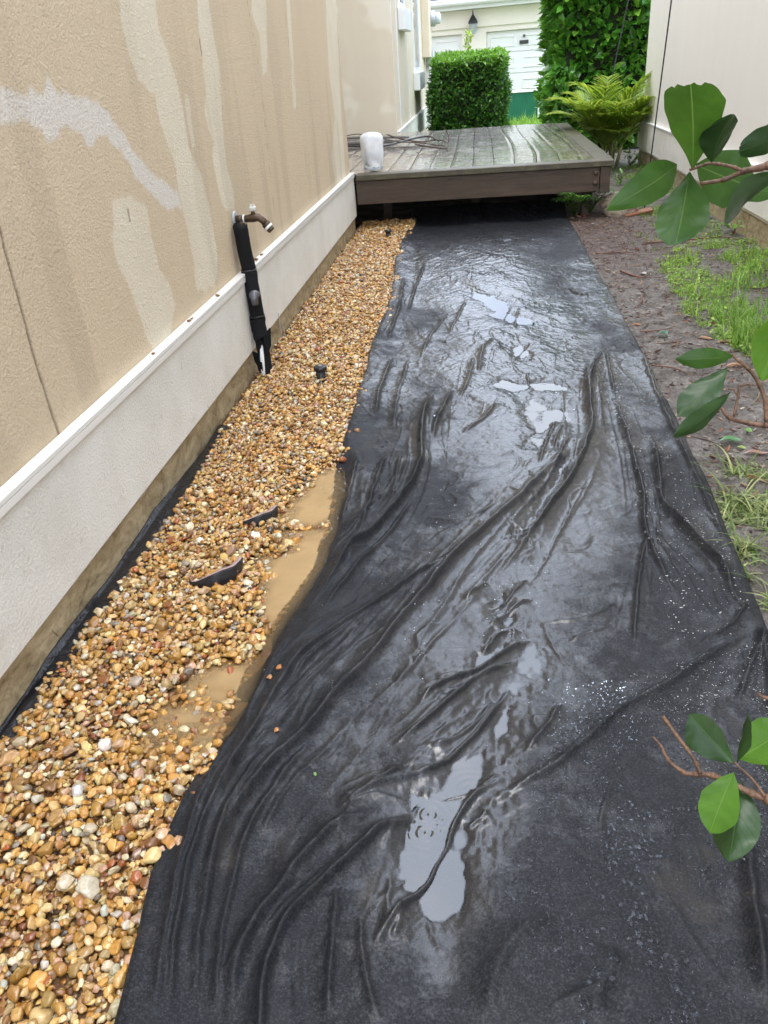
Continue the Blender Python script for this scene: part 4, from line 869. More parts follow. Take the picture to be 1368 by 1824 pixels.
# snails on the flashing
M_sn = Mat('snail_shell', (.24, .10, .03), .35).m
for px, py, s, lb in ((457, 467, 1., 'largest brown snail on the white ledge, right beside the black pipe'), (467, 456, .75, 'brown snail on the white ledge just beyond the largest snail'), (386, 528, .8, 'brown snail on the white ledge, first one on the near side of the pipe'), (338, 577, .7, 'darker brown snail of a close pair midway along the white ledge'), (343, 572, .5, 'smaller snail of a close pair midway along the white ledge'), (275, 638, .6, 'brown snail on the white ledge nearest the camera')):
    q = G(px, py, .53); q = OX(px, py, WL+.004)
    th_ = np.linspace(0, 11, 46); rr = .0115*s*np.exp(-th_*.17); pts = np.stack([rr*np.cos(th_), rr*np.sin(th_), .0045*s+.0012*th_*s*.5], -1)
    o = MB().tube(pts, list(.0075*s*np.exp(-np.linspace(0, 11, 46)*.15)), 8).build('snail', M_sn, None, True); o.location = (WL+.006, q[1], .5325); o.rotation_euler = (.2, .3, px*.1)
    tag(o, lb, 'snail', 'snails on the white ledge')
# ------------------------------------------------------------ jug and vines on the deck
jq = G(664, 305, ZD); jug = empty('plastic_jug', 'upturned translucent white plastic jug at the corner of the wet deck', 'jug', (jq[0], jq[1]+.06, ZD+.006))
a = Mat('milky_plastic', (.80, .82, .84), .3, .5, Subsurface_Weight=.0, Transmission_Weight=.0); a.set('Base Color', a.ramp(a.noise(9, 3, .6), [(.35, (.66, .69, .73)), (.6, (.84, .85, .86))])); M_jug = a.m
prof = [(0, .055), (.012, .074), (.05, .080), (.085, .088), (.12, .098), (.16, .102), (.24, .103), (.28, .099), (.305, .088), (.322, .066), (.331, .030), (.333, .002)]
pr = crom([(p[0], p[1]) for p in prof], 4); V_ = []; nn_ = 32
for z, r in pr:
    for k in range(nn_):
        t = 6.283*k/nn_; sq = (abs(math.cos(t))**4.2+abs(math.sin(t))**4.2)**(-1/4.2)*.95*(1+.035*math.sin(z*31+t*2)); cr = 1+(.07*math.sin(4*t+z*55)+.05*math.sin(7*t-z*80))*smooth(.13, .03, z)
        V_.append((r*sq*math.cos(t+.5)*cr, r*sq*math.sin(t+.5)*cr*.85, z))
MB().add(V_, [[i*nn_+k, i*nn_+(k+1) % nn_, (i+1)*nn_+(k+1) % nn_, (i+1)*nn_+k] for i in range(len(pr)-1) for k in range(nn_)]+[list(range(nn_))[::-1]]).build('body', M_jug, jug, True)
V_ = []
for z in np.linspace(.002, .07, 6):
    for k in range(nn_):
        t = 6.283*k/nn_; r = (.060+.015*abs(math.sin(2.5*t+1))+.012*(z < .03)); V_.append((r*1.12*math.cos(t), r*math.sin(t)*.9-.012, z*(.75+.4*math.sin(2*t+.6))))
MB().add(V_, [[i*nn_+k, i*nn_+(k+1) % nn_, (i+1)*nn_+(k+1) % nn_, (i+1)*nn_+k] for i in range(5) for k in range(nn_)]).build('crumpled_neck', Mat('grey_crumple', (.36, .38, .38), .4).m, jug, False)
def DP(L, z=.012, jit=0): return [G(px, py, ZD+z)+[0, 0, jit*math.sin(i*2.1)] for i, (px, py) in enumerate(L)]
M_vin = Mat('brown_vine', (.09, .06, .042), .6).m; M_gp_ = Mat('grey_wet_pipe', (.22, .21, .20), .3).m; M_dkp = Mat('dark_hose', (.03, .03, .032), .35).m
def run(nm, lab, cat, L, r, mat, z=.012, jit=0, grp=None):
    P_ = np.array(DP(L, z, jit)); o = MB().tube(crom(P_, 6), r, 8).build(nm, mat, None, True); c0 = P_[0]; o.data.transform(Matrix.Translation(Vector(-c0))); o.location = c0; tag(o, lab, cat, grp); return o
run('pipe', 'straight pale grey pipe lying farthest back on the deck', 'pipe', [(560, 250), (620, 246), (680, 245), (728, 244)], .016, M_gp_, .02)
run('pipe', 'thick grey pipe lying across the deck behind the white jug', 'pipe', [(560, 259), (620, 255), (665, 253), (700, 251)], .026, M_gp_, .028)
run('pipe', 'thin pale pipe lying nearest the camera across the deck', 'pipe', [(560, 266), (620, 265), (720, 262), (780, 258)], .011, M_gp_, .014)
run('hose', 'dark hose on the deck beside the white jug', 'hose', [(560, 256), (640, 262), (690, 258), (735, 247), (765, 244), (782, 250)], .011, M_dkp, .05, .006)
run('vine', 'looped dry brown vine stem on the wet deck boards', 'vine', [(690, 240), (715, 249), (750, 251), (778, 249), (795, 255), (795, 262), (775, 263), (740, 259)], .009, M_vin, .035, .012)
run('vine', 'thin dry twig running from the jug to the vine loop', 'vine', [(612, 243), (640, 240), (675, 244), (705, 252), (745, 256), (790, 258)], .006, M_vin, .06, .01)
q = G(797, 258, ZD); m = MB().tube([q+[0, 0, 0], q+[.02, 0, .08], q+[-.01, 0, .15], q+[-.05, 0, .20]], [.008, .007, .005, .002], 6, sub=4).tube([q+[.01, 0, .03], q+[.05, .0, .09], q+[.04, 0, .14]], [.006, .004, .002], 6, sub=4).tube([q+[0, 0, .06], q+[-.05, 0, .10]], [.004, .002], 5)
o = m.build('twig', M_vin, None, True); tag(o, 'small forked brown twig standing up on the wet deck', 'twig')
# ------------------------------------------------------------ leaves
def leaf_t(w=.5, fold=.18, droop=.25, nl=4, narrow=1.):
    V_ = []; 
    for i in range(nl+1):
        t = i/nl; ww = w*.5*math.sin(math.pi*min(t, 1)**.85)**narrow if 0 < i < nl else .012; z = -droop*t*t
        V_ += [(-ww, t, z+fold*ww*2), (0, t, z), (ww, t, z+fold*ww*2)]
    F_ = []
    for i in range(nl):
        b = i*3; F_ += [(b, b+1, b+4, b+3), (b+1, b+2, b+5, b+4)]
    return np.array(V_), np.array(F_)
def basis(fwd, up):
    f_ = fwd/np.linalg.norm(fwd, axis=1, keepdims=True); r = np.cross(f_, up); r /= np.linalg.norm(r, axis=1, keepdims=True)+1e-9; u = np.cross(r, f_); return np.stack([r, f_, u], -1)
def leafmat(name, rough=.35, tr=.3, coat=.3):
    m = Mat(name, rough=rough, spec=.5, Coat_Weight=coat, Coat_Roughness=.15); c = m.attr('Col'); m.set('Base Color', c)
    t = m.t.nodes.new('ShaderNodeBsdfTranslucent'); hsv = m.t.nodes.new('ShaderNodeHueSaturation'); hsv.inputs['Value'].default_value = 1.5; hsv.inputs['Hue'].default_value = .485; m.t.links.new(c, hsv.inputs['Color']); m.t.links.new(hsv.outputs[0], t.inputs[0])
    x = m.t.nodes.new('ShaderNodeMixShader'); x.inputs[0].default_value = tr; m.t.links.new(m.b.outputs[0], x.inputs[1]); m.t.links.new(t.outputs[0], x.inputs[2]); m.t.links.new(x.outputs[0], m.out.inputs[0]); return m.m
M_lf = leafmat('hedge_leaf', .38, .3); M_lf2 = leafmat('glossy_leaf', .3, .28); M_pl = leafmat('palm_leaf', .4, .45, .2); M_gr = leafmat('grass_blade', .5, .35, .1)
M_wood = Mat('bark_brown', (.09, .06, .04), .8).m; M_core = Mat('hedge_inner_shade', (.018, .026, .009), .9).m
def gcol(n, a_, b_, k=.25): t = rng.random((n, 1)); return (np.array(a_)*(1-t)+np.array(b_)*t)*rng.uniform(1-k, 1+k, (n, 1))
def hedge(name, label, c0, hx, hy, hgt, n, size, w, cA, cB, cTop, M, taper=0., sway=.08, core=True):
    t_ = empty(name, label, 'hedge', (c0[0], c0[1], 0))
    # pick points on the sheared surface, clumped
    ar = np.array([2*hy*hgt*1., 2*hy*hgt*1., 2*hx*hgt*1., 2*hx*hgt*.6, 4*hx*hy]); pr_ = ar/ar.sum(); side = rng.choice(5, n, p=pr_)
    u = rng.uniform(-1, 1, n); v = rng.random(n); p = np.zeros((n, 3)); nn = np.zeros((n, 3))
    for s, (ax_, sg) in enumerate(((0, -1), (0, 1), (1, -1), (1, 1))):
        m = side == s; o_ = 1-ax_; hh = (hx, hy); p[m, ax_] = sg*hh[ax_]; p[m, o_] = u[m]*hh[o_]; p[m, 2] = v[m]*hgt; nn[m, ax_] = sg
    m = side == 4; p[m, 0] = u[m]*hx; p[m, 1] = (v[m]*2-1)*hy; p[m, 2] = hgt; nn[m, 2] = 1
    dep = rng.exponential(.07, n)*(1+0*n); bul = sway*fbm((p[:, 0]+p[:, 1]+5)*2.2, p[:, 2]*2.2, 2, 3)*2; p += nn*(bul-dep+.02)[:, None]
    fr = 1-taper*(1-p[:, 2]/hgt); p[:, 0] *= fr
    fwd = nn*rng.uniform(.2, 1.1, (n, 1))+rng.normal(0, .55, (n, 3))+[0, 0, .45]; up = nn*.5+[0, 0, 1.]+rng.normal(0, .4, (n, 3))
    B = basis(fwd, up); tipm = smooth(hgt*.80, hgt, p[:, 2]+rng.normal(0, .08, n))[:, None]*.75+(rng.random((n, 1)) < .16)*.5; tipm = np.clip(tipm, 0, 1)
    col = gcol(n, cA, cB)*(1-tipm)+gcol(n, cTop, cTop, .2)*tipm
    s = size*rng.uniform(.65, 1.25, n); tv, tf = leaf_t(w, .2, .18, 3); V_, F_ = scatter(tv, tf, p, B, s)
    mk('foliage', V_, F_, M, t_, True, {'Col': np.repeat(col, len(tv), 0)})
    if core:  # solid dark blob stands in for the shade inside the hedge
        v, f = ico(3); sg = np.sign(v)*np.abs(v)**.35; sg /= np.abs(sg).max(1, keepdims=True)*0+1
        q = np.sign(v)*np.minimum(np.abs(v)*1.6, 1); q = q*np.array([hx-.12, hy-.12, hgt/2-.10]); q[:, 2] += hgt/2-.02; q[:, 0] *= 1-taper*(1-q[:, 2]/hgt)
        q += .05*np.sin(q[:, [1, 2, 0]]*9); mk('shade_core', q, f, M_core, t_)
    m = MB(); g = np.random.default_rng(n)
    for k in range(7):
        x0, y0 = g.uniform(-hx*.7, hx*.7), g.uniform(-hy*.8, hy*.3); m.tube([(x0, y0, 0), (x0*1.02+.03, y0, hgt*.35), (x0*1.1, y0-.05, hgt*.7)], [.028, .02, .01], 6, sub=3)
    m.build('trunk', M_wood, t_, True); return t_
hp = OY(834, 150, 17.2); hw_ = (OY(908, 150, 17.0)[0]-OY(761, 150, 17.0)[0])/2; ht = OY(835, 92, 17.)[2]
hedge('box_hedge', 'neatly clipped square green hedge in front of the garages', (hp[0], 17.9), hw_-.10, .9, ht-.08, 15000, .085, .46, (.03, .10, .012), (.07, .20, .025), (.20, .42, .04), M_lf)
# taller glossy hedge: four-sided and over two metres
x0, x1 = OY(982, 100, 14.)[0], OY(1168, 100, 14.)[0]
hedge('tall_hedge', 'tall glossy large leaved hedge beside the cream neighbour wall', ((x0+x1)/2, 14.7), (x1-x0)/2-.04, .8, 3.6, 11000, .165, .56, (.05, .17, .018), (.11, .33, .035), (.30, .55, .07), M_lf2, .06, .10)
# young vine by the lantern
q = GS(845, 60); vb = GP+gu*q[0]+gn*.7; t_ = empty('climbing_shoot', 'thin yellow green shoot rising under the black lantern', 'plant', (vb[0], vb[1], 0)); zt_ = PL(846, 56, vb, gn)[2]
MB().tube([(0, 0, 0), (.03, 0, zt_*.5), (0, 0, zt_)], [.02, .015, .006], 6, sub=4).build('stem', M_wood, t_, True)
n = 90; p = np.stack([rng.normal(0, .06, n), rng.normal(0, .05, n), zt_-rng.random(n)**1.3*1.1], 1); V_, F_ = scatter(*leaf_t(.5, .2, .2, 3), p, basis(rng.normal(0, .7, (n, 3))+[0, 0, .6], np.tile([0, 0, 1.], (n, 1))+rng.normal(0, .4, (n, 3))), rng.uniform(.07, .15, n))
mk('foliage', V_, F_, M_lf, t_, True, {'Col': np.repeat(gcol(n, (.16, .30, .03), (.35, .48, .06)), 12, 0)})
# ------------------------------------------------------------ palm
pb = (1.66, 11.6); palm = empty('areca_palm', 'bushy yellow green palm between the deck and the neighbour wall', 'palm', (pb[0], pb[1], 0)); palm.scale = (.86, .86, .80)
MBs = MB()
for k in range(9):
    g = rng.normal(0, .10, 2); e = g*1.8; MBs.tube([(g[0], g[1], 0), (e[0], e[1], .35+.1*rng.random())], [.022, .014], 8)
MBs.build('stems', Mat('palm_cane', (.22, .24, .08), .5).m, palm, True)
lt, lf_ = leaf_t(.10, .25, .22, 4, .6)
FR_ = [(-2.75, .95, 1.0, .55), (-2.3, .9, .85, .35), (3.0, 1.0, .75, .3), (-1.9, .85, .75, .3), (-1.55, .9, .9, .6), (-1.15, .85, .7, .35), (-.7, .85, .8, .4), (-.2, .75, .85, .5), (.5, .8, 1.1, .9), (2.4, .8, 1.0, .8), (1.4, .8, 1.2, 1.1), (-1.7, .55, 1.1, .95), (-2.6, .5, .65, .2), (-.9, .6, 1.05, .9), (-3.0, .7, 1.15, 1.05), (.1, .8, .6, .2), (-2.0, .65, .5, .1), (-1.3, .7, .45, .1), (-.45, .6, 1.2, 1.2), (2.8, .55, .5, .15), (-2.9, .75, .9, .5), (.9, .6, .9, .6), (-1.0, .95, .95, .55), (-2.15, 1.0, .95, .5)]
for az, rch, top_, vert in FR_:
    nseg = 16; t = np.linspace(0, 1, nseg); d = np.array([math.cos(az), math.sin(az)]); rad = rch*(t**1.1)*.95; z = .25+top_*np.sin(np.minimum(t*1.9+.0, 2.6)*.9)*.78+vert*.12*t
    base = rng.normal(0, .08, 2); C3 = np.stack([base[0]+d[0]*rad, base[1]+d[1]*rad, z], -1); C3 = crom(C3, 3); m = MB().tube(C3, [.008, .002], 5); f_ = m.build('frond', Mat_pc if False else M_pl, None, True, attr={'Col': np.tile((.30, .36, .07), (len(m.v), 1))}); f_.parent = palm
    tan = np.gradient(C3, axis=0); ii = np.linspace(8, len(C3)-2, 30).astype(float); P_ = []; Fw = []; Up = []; Sz = []
    for s in (-1, 1):
        for k in ii:
            j = int(k); tt = nrm(tan[j]); sd_ = nrm(np.cross(tt, (0, 0, 1))); P_.append(C3[j]); Fw.append(tt*(.75+.7*k/len(C3))+s*sd_*1.0+np.array([0, 0, .28])+rng.normal(0, .06, 3)); Up.append([0, 0, 1.]); Sz.append((.34*math.sin(math.pi*(.22+.70*k/len(C3)))+.03)*rng.uniform(.85, 1.1))
    P_ = np.array(P_)-np.array(Fw)*.012; V_, F_ = scatter(lt, lf_, P_, basis(np.array(Fw), np.array(Up)), np.array(Sz)); nn_ = len(P_)
    o = mk('leaflets', V_, F_, M_pl, f_, True, {'Col': np.repeat(gcol(nn_, (.15, .28, .025), (.34, .44, .06), .2), len(lt), 0)})
# fern under the deck edge
def fern(px, py, n, rad, label, zz=0.):
    g = G(px, py); t_ = empty('fern', label, 'fern', (g[0], g[1], zz)); lt2, lf2 = leaf_t(.28, .15, .3, 3)
    for k in range(n):
        az = rng.uniform(0, 6.28); d = np.array([math.cos(az), math.sin(az)]); t = np.linspace(0, 1, 10); r_ = rad*rng.uniform(.7, 1.1)
        C3 = np.stack([d[0]*t*r_, d[1]*t*r_, .02+np.sin(t*2.0)*r_*.8], -1); m = MB().tube(C3, [.003, .001], 4); fo = m.build('frond', M_lf, t_, True, attr={'Col': np.tile((.05, .12, .02), (len(m.v), 1))})
        P_ = np.repeat(C3[1:], 2, 0); tt = np.repeat(np.gradient(C3, axis=0)[1:], 2, 0); tt /= np.linalg.norm(tt, axis=1, keepdims=True); sd_ = np.cross(tt, [0, 0, 1.]); sg = np.tile([-1, 1], 9)[:, None]
        V_, F_ = scatter(lt2, lf2, P_, basis(tt*.5+sg*sd_, np.tile([0, 0, 1.], (18, 1))), np.repeat(.075*np.sin(np.linspace(.5, 2.9, 9))*r_/.25, 2)+.005); mk('leaflets', V_, F_, M_lf, fo, True, {'Col': np.repeat(gcol(18, (.05, .15, .02), (.12, .28, .04)), len(lt2), 0)})
fern(1022, 388, 11, .30, 'green fern growing under the right front of the deck'); fern(1050, 384, 10, .26, 'bright fern beside the deck post')
# ------------------------------------------------------------ garden stakes
def stake(pA, pB, yA, yB, label, foot=True, r=.0065):
    A = G(*pA); A = A if yA is None else OY(*pA, yA); Bq = OY(*pB, yB); d = (Bq-A); top = A+d*1.0; t_ = empty('garden_stake', label, 'stake', tuple(A)); u = nrm(d); L = np.linalg.norm(d)
    up_ = max(L, 2.1/max(u[2], .5)) if u[2] > 0 else L
    P_ = [np.zeros(3), u*up_*.5, u*up_]; c = u*up_; hk = [c+[0, 0, .06], c+[.06, 0, .13], c+[.13, 0, .12], c+[.16, 0, .06], c+[.13, 0, .02]]
    MB().tube(crom(P_+hk, 5), r, 8).tube([(0, 0, 0), -u*.1], [r, .002], 8).build('pole', M_bk, t_, True)
    if foot:
        fz_ = .06; MB().tube([u*fz_+[-.13, 0, 0], u*fz_], r*.9, 8).tube([u*fz_+[-.13, 0, 0], u*fz_+[-.13, 0, -.12]], r*.9, 8).build('step_foot', M_bk, t_, True)
stake((1147, 378), (1196, 0), None, 8.25, 'tall thin black garden stake leaning in front of the cream wall')
stake((1084, 165), (1119, 0), 12.6, 12.7, 'thin black stake standing against the tall glossy hedge', False, .008)
# ------------------------------------------------------------ log, shards
g = G(1103, 386); a = Mat('pale_rotten_wood', rough=.7); c = a.ramp(a.noise(7, 5, .7, 1.5, a.co((1, 1, 3))), [(.28, (.10, .07, .05)), (.48, (.42, .34, .26)), (.7, (.68, .60, .50))]); a.set('Base Color', c); a.bump(a.noise(14, 6, .75, 1), .9, .04); M_log = a.m
v, f = ico(4); v = v*(1+.16*np.abs(fbm(v[:, 0]*2+3, v[:, 1]*2+v[:, 2]*1.5, 2, 4))[:, None]*2-.05); v = np.sign(v)*np.abs(v)**.8*np.array([.17, .12, .13]); v[:, 2] *= 1-.35*smooth(-.05, -.17, v[:, 0])+.12*np.sin(v[:, 0]*22)*.5
v[:, 2] = np.maximum(v[:, 2], -.08)
o = mk('log_chunk', v@rotm(1, .25)[0].T, f, M_log); o.location = (g[0], g[1]+.07, .075); o.rotation_euler = (0, 0, -.2); tag(o, 'pale broken lump of weathered wood beside the deck corner', 'log')
M_brk = Mat('wet_red_wood', (.22, .09, .05), .5); M_brk.bump(M_brk.noise(40, 4), .5, .01); M_brk = M_brk.m
for px, py, l, rz, ry, lab in ((1136, 385, .13, .25, -.12, 'flat red brown wood offcut nearest the garden stake'), (1130, 376, .11, .5, -.3, 'darker wood offcut lying on the flat one beside the log')):
    q = G(px, py); o = MB().box((-l, -.035, -.014), (l, .035, .014), .004).build('wood_offcut', M_brk); o.location = (q[0], q[1], .03 if ry > -.2 else .06); o.rotation_euler = (.25, ry, rz); tag(o, lab, 'wood')
# ------------------------------------------------------------ grass
def blade_t(seed):
    g = np.random.default_rng(seed); n = 5; V_ = []; b = g.uniform(.2, .95); 
    for i in range(n+1):
        t = i/n; w = .05*(1-t**1.6)+.002; V_ += [(-w, b*t*t*.9, t*(1-.35*b*t)), (w, b*t*t*.9, t*(1-.35*b*t))]
    return np.array(V_), np.array([(2*i, 2*i+1, 2*i+3, 2*i+2) for i in range(n)])
BT = [blade_t(k) for k in range(6)]
def gz_(x, y): return soil_h(x, y)
def grass(P_, hgt, cA, cB, name, label, lean=.35, flat=0., wid=1.):
    n = len(P_); hgt = hgt*np.clip(1+1.6*fbm(P_[:, 0]*7, P_[:, 1]*7, 3, 3), .3, 2.)*np.ones(n); k = rng.integers(0, 6, n); parts = []
    for j in range(6):
        s = k == j; m = int(s.sum()); 
        if not m: continue
        rt = rotm(2, rng.uniform(0, 6.28, m))@rotm(0, rng.normal(0, lean, m)-flat*rng.uniform(.7, 1.3, m)); hh = hgt[s] if np.ndim(hgt) else np.full(m, hgt); hh = hh*rng.uniform(.5, 1.3, m)
        V_, F_ = scatter(BT[j][0], BT[j][1], P_[s], rt, np.stack([np.full(m, wid*.05)*rng.uniform(.7, 1.4, m)+hh*.1*wid, hh, hh], 1)); parts.append((V_, F_, np.repeat(gcol(m, cA, cB, .3), 12, 0)))
    V_, F_, C_ = merge(parts); o = mk(name, V_, F_, M_gr, attr={'Col': C_}); tag(o, label, 'grass', kind='stuff'); return o
def inpix(poly, n, dens=None, thr=-.1, k=3):
    q = np.array([G(*p)[:2] for p in poly]); x = rng.uniform(q[:, 0].min(), q[:, 0].max(), n*3); y = rng.uniform(q[:, 1].min(), q[:, 1].max(), n*3); m = inpoly(x+.05*vn(x*8, y*8, 1), y+.08*vn(x*8, y*8, 2), [tuple(p) for p in q])&(fbm(x*5, y*5, k, 3) > thr); x = x[m][:n]; y = y[m][:n]; return np.stack([x, y, gz_(x, y)-.003], 1)
P1 = inpix([(1160, 460), (1230, 435), (1420, 440), (1500, 700), (1368, 660), (1290, 615), (1215, 560), (1190, 500)], 6500, thr=-.12)
grass(P1, .055+.0*P1[:, 0], (.10, .24, .03), (.34, .50, .09), 'grass', 'bright green grass patch growing between the soil and the right wall', 1.15)
P1b = inpix([(1250, 520), (1450, 480), (1520, 720), (1368, 670), (1290, 600)], 1300, thr=-.2); grass(P1b, .14, (.10, .24, .03), (.24, .40, .08), 'grass', 'long arching grass blades at the right edge beside the soil', 1.0)
PC = np.vstack([inpix([(1160, 460), (1230, 435), (1420, 440), (1500, 700), (1368, 660), (1290, 615), (1215, 560), (1190, 500)], 2600, thr=-.1), inpix([(1100, 300), (1200, 300), (1420, 420), (1380, 460), (1200, 430)], 1800, thr=-.05, k=4)]); n = len(PC); PC[:, 2] += rng.uniform(.004, .045, n)
V_, F_ = scatter(*leaf_t(.5, .15, .25, 3), PC, basis(rng.normal(0, 1, (n, 3))*[1, 1, .25], np.tile([0, 0, 1.], (n, 1))+rng.normal(0, .35, (n, 3))), rng.uniform(.010, .032, n)); tag(mk('ground_cover', V_, F_, M_gr, None, True, {'Col': np.repeat(gcol(n, (.13, .27, .03), (.33, .48, .09)), 12, 0)}), 'low leafy weeds mixed into the grass on the right', 'weeds', kind='stuff')
P2 = inpix([(1080, 300), (1200, 300), (1420, 420), (1380, 450), (1220, 425), (1150, 400), (1125, 370)], 5000, thr=-.05); grass(P2, .045, (.10, .22, .03), (.26, .40, .08), 'grass', 'short patchy grass at the foot of the cream wall', .9)
P3 = inpix([(1245, 850), (1420, 830), (1520, 1150), (1375, 1110), (1320, 1010), (1270, 920)], 1100, thr=-.08, k=5); P3[:, 2] += .006
grass(P3, .10, (.08, .15, .03), (.38, .42, .18), 'grass_clippings', 'cut yellow green grass lying on the mud at the right edge', .45, 1.1, 1.0)
P4 = np.stack([rng.uniform(-.3, 4, 9000), rng.uniform(16., 24.2, 9000), np.full(9000, .0)], 1); grass(P4, .16, (.10, .24, .02), (.24, .42, .05), 'lawn_grass', 'bright lawn strip beyond the far edge of the deck', .4, 0, 2.)
P5 = inpix([(1110, 420), (1200, 400), (1190, 470), (1130, 440)], 160, thr=.0); grass(P5, .05, (.10, .2, .03), (.25, .36, .08), 'grass', 'sparse thin grass sprouting from the red brown mulch', .5)
# litter on the soil: fine chips and twigs
n = 2600; y = rng.uniform(2.0, 8.4, n); x = XRr(y)+.02+(2.0-XRr(y))*rng.random(n)**1.1; v, f = ico(1); V_, F_ = scatter(v, f, np.stack([x, y, gz_(x, y)+.004], 1), rotm(2, rng.uniform(0, 6.28, n))@rotm(0, rng.normal(0, .3, n)), np.stack([rng.uniform(.004, .020, n), rng.uniform(.002, .005, n), rng.uniform(.001, .004, n)], 1))
PL_ = np.array([(.05, .03, .02), (.14, .07, .045), (.22, .15, .10), (.30, .25, .20), (.09, .035, .025)]); o = mk('wood_chips', V_, F_, Mat_chip if False else (lambda a: (a.set('Base Color', a.attr('Col')), a.m)[1])(Mat('chips', rough=.6)), attr={'Col': np.repeat(PL_[rng.integers(0, 5, n)]*rng.uniform(.7, 1.3, (n, 1)), len(v), 0)}); tag(o, 'scattered bark chips and crumbs on the wet soil', 'litter', kind='stuff')
# dead leaves
def fleaf(px, py, ln, colr, label, rz, w=.45, z=.006, grp='fallen leaves on the wet soil', cat='leaf', nm='fallen_leaf', onfab=False):
    g = G(px, py); tv, tf = leaf_t(w, .25, .15, 8); tv = tv*[1, 1, 1]-[0, .5, 0]; tv[:, 2] += .05*np.sin(tv[:, 1]*7)+.12*tv[:, 1]**2; o = mk(nm, tv*ln, tf, M_lf2, None, True, {'Col': np.tile(colr, (len(tv), 1))}); o.location = (g[0], g[1], (float(fz(g[0], g[1])) if onfab else float(gz_(g[0], g[1])))+z+ln*.03); o.rotation_euler = (.08, .1, rz); tag(o, label, cat, grp)
fleaf(1133, 581, .055, (.42, .18, .05), 'orange brown fallen leaf next to the fabric edge', 1.4)
fleaf(1228, 568, .075, (.32, .29, .27), 'pale grey fallen leaf at the edge of the long grass', 1.3, .35)
fleaf(1145, 490, .07, (.40, .38, .36), 'pale curled fallen leaf beside a red twig', .4, .6)
fleaf(1178, 603, .075, (.05, .12, .07), 'crumpled dark green leaf on bare soil', .6, .8, .02)
fleaf(1310, 655, .10, (.45, .26, .16), 'tan fallen leaf just under the middle branch of leaves', 1.5, .4); fleaf(1255, 608, .08, (.42, .25, .14), 'tan fallen leaf at the foot of the long grass, leftmost of three', 1.2)
fleaf(1290, 612, .09, (.40, .24, .15), 'tan fallen leaf at the foot of the long grass, middle of three', 1.7); fleaf(1330, 618, .08, (.38, .22, .13), 'tan fallen leaf at the foot of the long grass, rightmost of three', .9)
fleaf(1300, 790, .085, (.10, .24, .10), 'broad green weed leaf lying flat above the cut grass', 1.4, .6, .02); fleaf(1330, 775, .05, (.14, .30, .06), 'small bright green weed leaf above the cut grass', .2, .6, .02); fleaf(1320, 800, .035, (.28, .40, .10), 'tiny yellow green leaf above the cut grass', 1., .7, .01)
fleaf(1345, 812, .09, (.34, .20, .16), 'pinkish dead leaf at the right edge on grey mud', 1.4, .35)
fleaf(563, 1391, .014, (.20, .34, .10), 'tiny green leaf scrap on the black fabric', .4, .5, .002, 'scraps on the fabric', onfab=True)
n = 300; y = rng.uniform(2.2, 9.5, n); x = XRr(y)+.04+(1.98-XRr(y))*rng.random(n); tv, tf = leaf_t(.42, .5, -.5, 4); tv[:, 0] *= 1+.2*np.sin(tv[:, 1]*9)
V_, F_ = scatter(tv, tf, np.stack([x, y, gz_(x, y)+.006], 1), rotm(2, rng.uniform(0, 6.28, n))@rotm(1, rng.normal(0, .5, n)), rng.uniform(.018, .05, n)); o = mk('leaf_litter', V_, F_, M_gr, None, True, {'Col': np.repeat(np.array([(.16, .08, .045), (.30, .19, .12), (.09, .05, .035), (.34, .28, .22), (.24, .10, .05)])[rng.integers(0, 5, n)]*rng.uniform(.7, 1.2, (n, 1)), len(tv), 0)}); tag(o, 'small curled brown dead leaves strewn over the wet soil', 'leaf litter', kind='stuff')
n = 260; y = rng.uniform(2.2, 8.5, n); x = XRr(y)+.04+(1.9-XRr(y))*rng.random(n); 
m_ = MB().tube([(-.5, 0, 0), (0, .06, .01), (.5, 0, 0)], [.014, .016, .010], 4, cap=False); tv = np.array(m_.v); tf = np.array(m_.f)
V_, F_ = scatter(tv, tf, np.stack([x, y, gz_(x, y)+.006], 1), rotm(2, rng.uniform(0, 6.28, n)), rng.uniform(.04, .16, n)); o = mk('straw_bits', V_, F_, M_gr, None, True, {'Col': np.repeat(np.array([(.16, .08, .05), (.34, .28, .16), (.09, .05, .035)])[rng.integers(0, 3, n)]*rng.uniform(.7, 1.2, (n, 1)), len(tv), 0)}); tag(o, 'thin straw and root bits strewn over the wet soil', 'litter', kind='stuff')
M_tw = Mat('wet_red_twig', (.14, .055, .035), .5).m
def twig(L, r, lab, z=.012):
    P_ = np.array([G(*p) for p in L]); P_[:, 2] = gz_(P_[:, 0], P_[:, 1])+z; o = MB().tube(crom(P_, 4), [r, r*.5], 6).build('twig', M_tw, None, True); o.data.transform(Matrix.Translation(Vector(-P_[0]))); o.location = P_[0]; tag(o, lab, 'twig', 'twigs on the wet soil')
twig([(1105, 486), (1130, 497), (1150, 499)], .008, 'short thick red twig lying on the soil by the fabric'); twig([(1142, 530), (1143, 540), (1135, 547)], .006, 'small hooked red twig right beside the fabric edge')
twig([(1150, 435), (1230, 432), (1290, 430), (1340, 445)], .007, 'long thin dark branch lying across the short grass'); twig([(1060, 455), (1120, 452), (1140, 458)], .004, 'pale thin straw twig across the mulch')
twig([(1140, 595), (1180, 592), (1200, 588)], .004, 'thin dark twig just above the crumpled green leaf'); twig([(1160, 655), (1200, 662), (1235, 675)], .004, 'thin curved twig on bare soil right of the fabric')
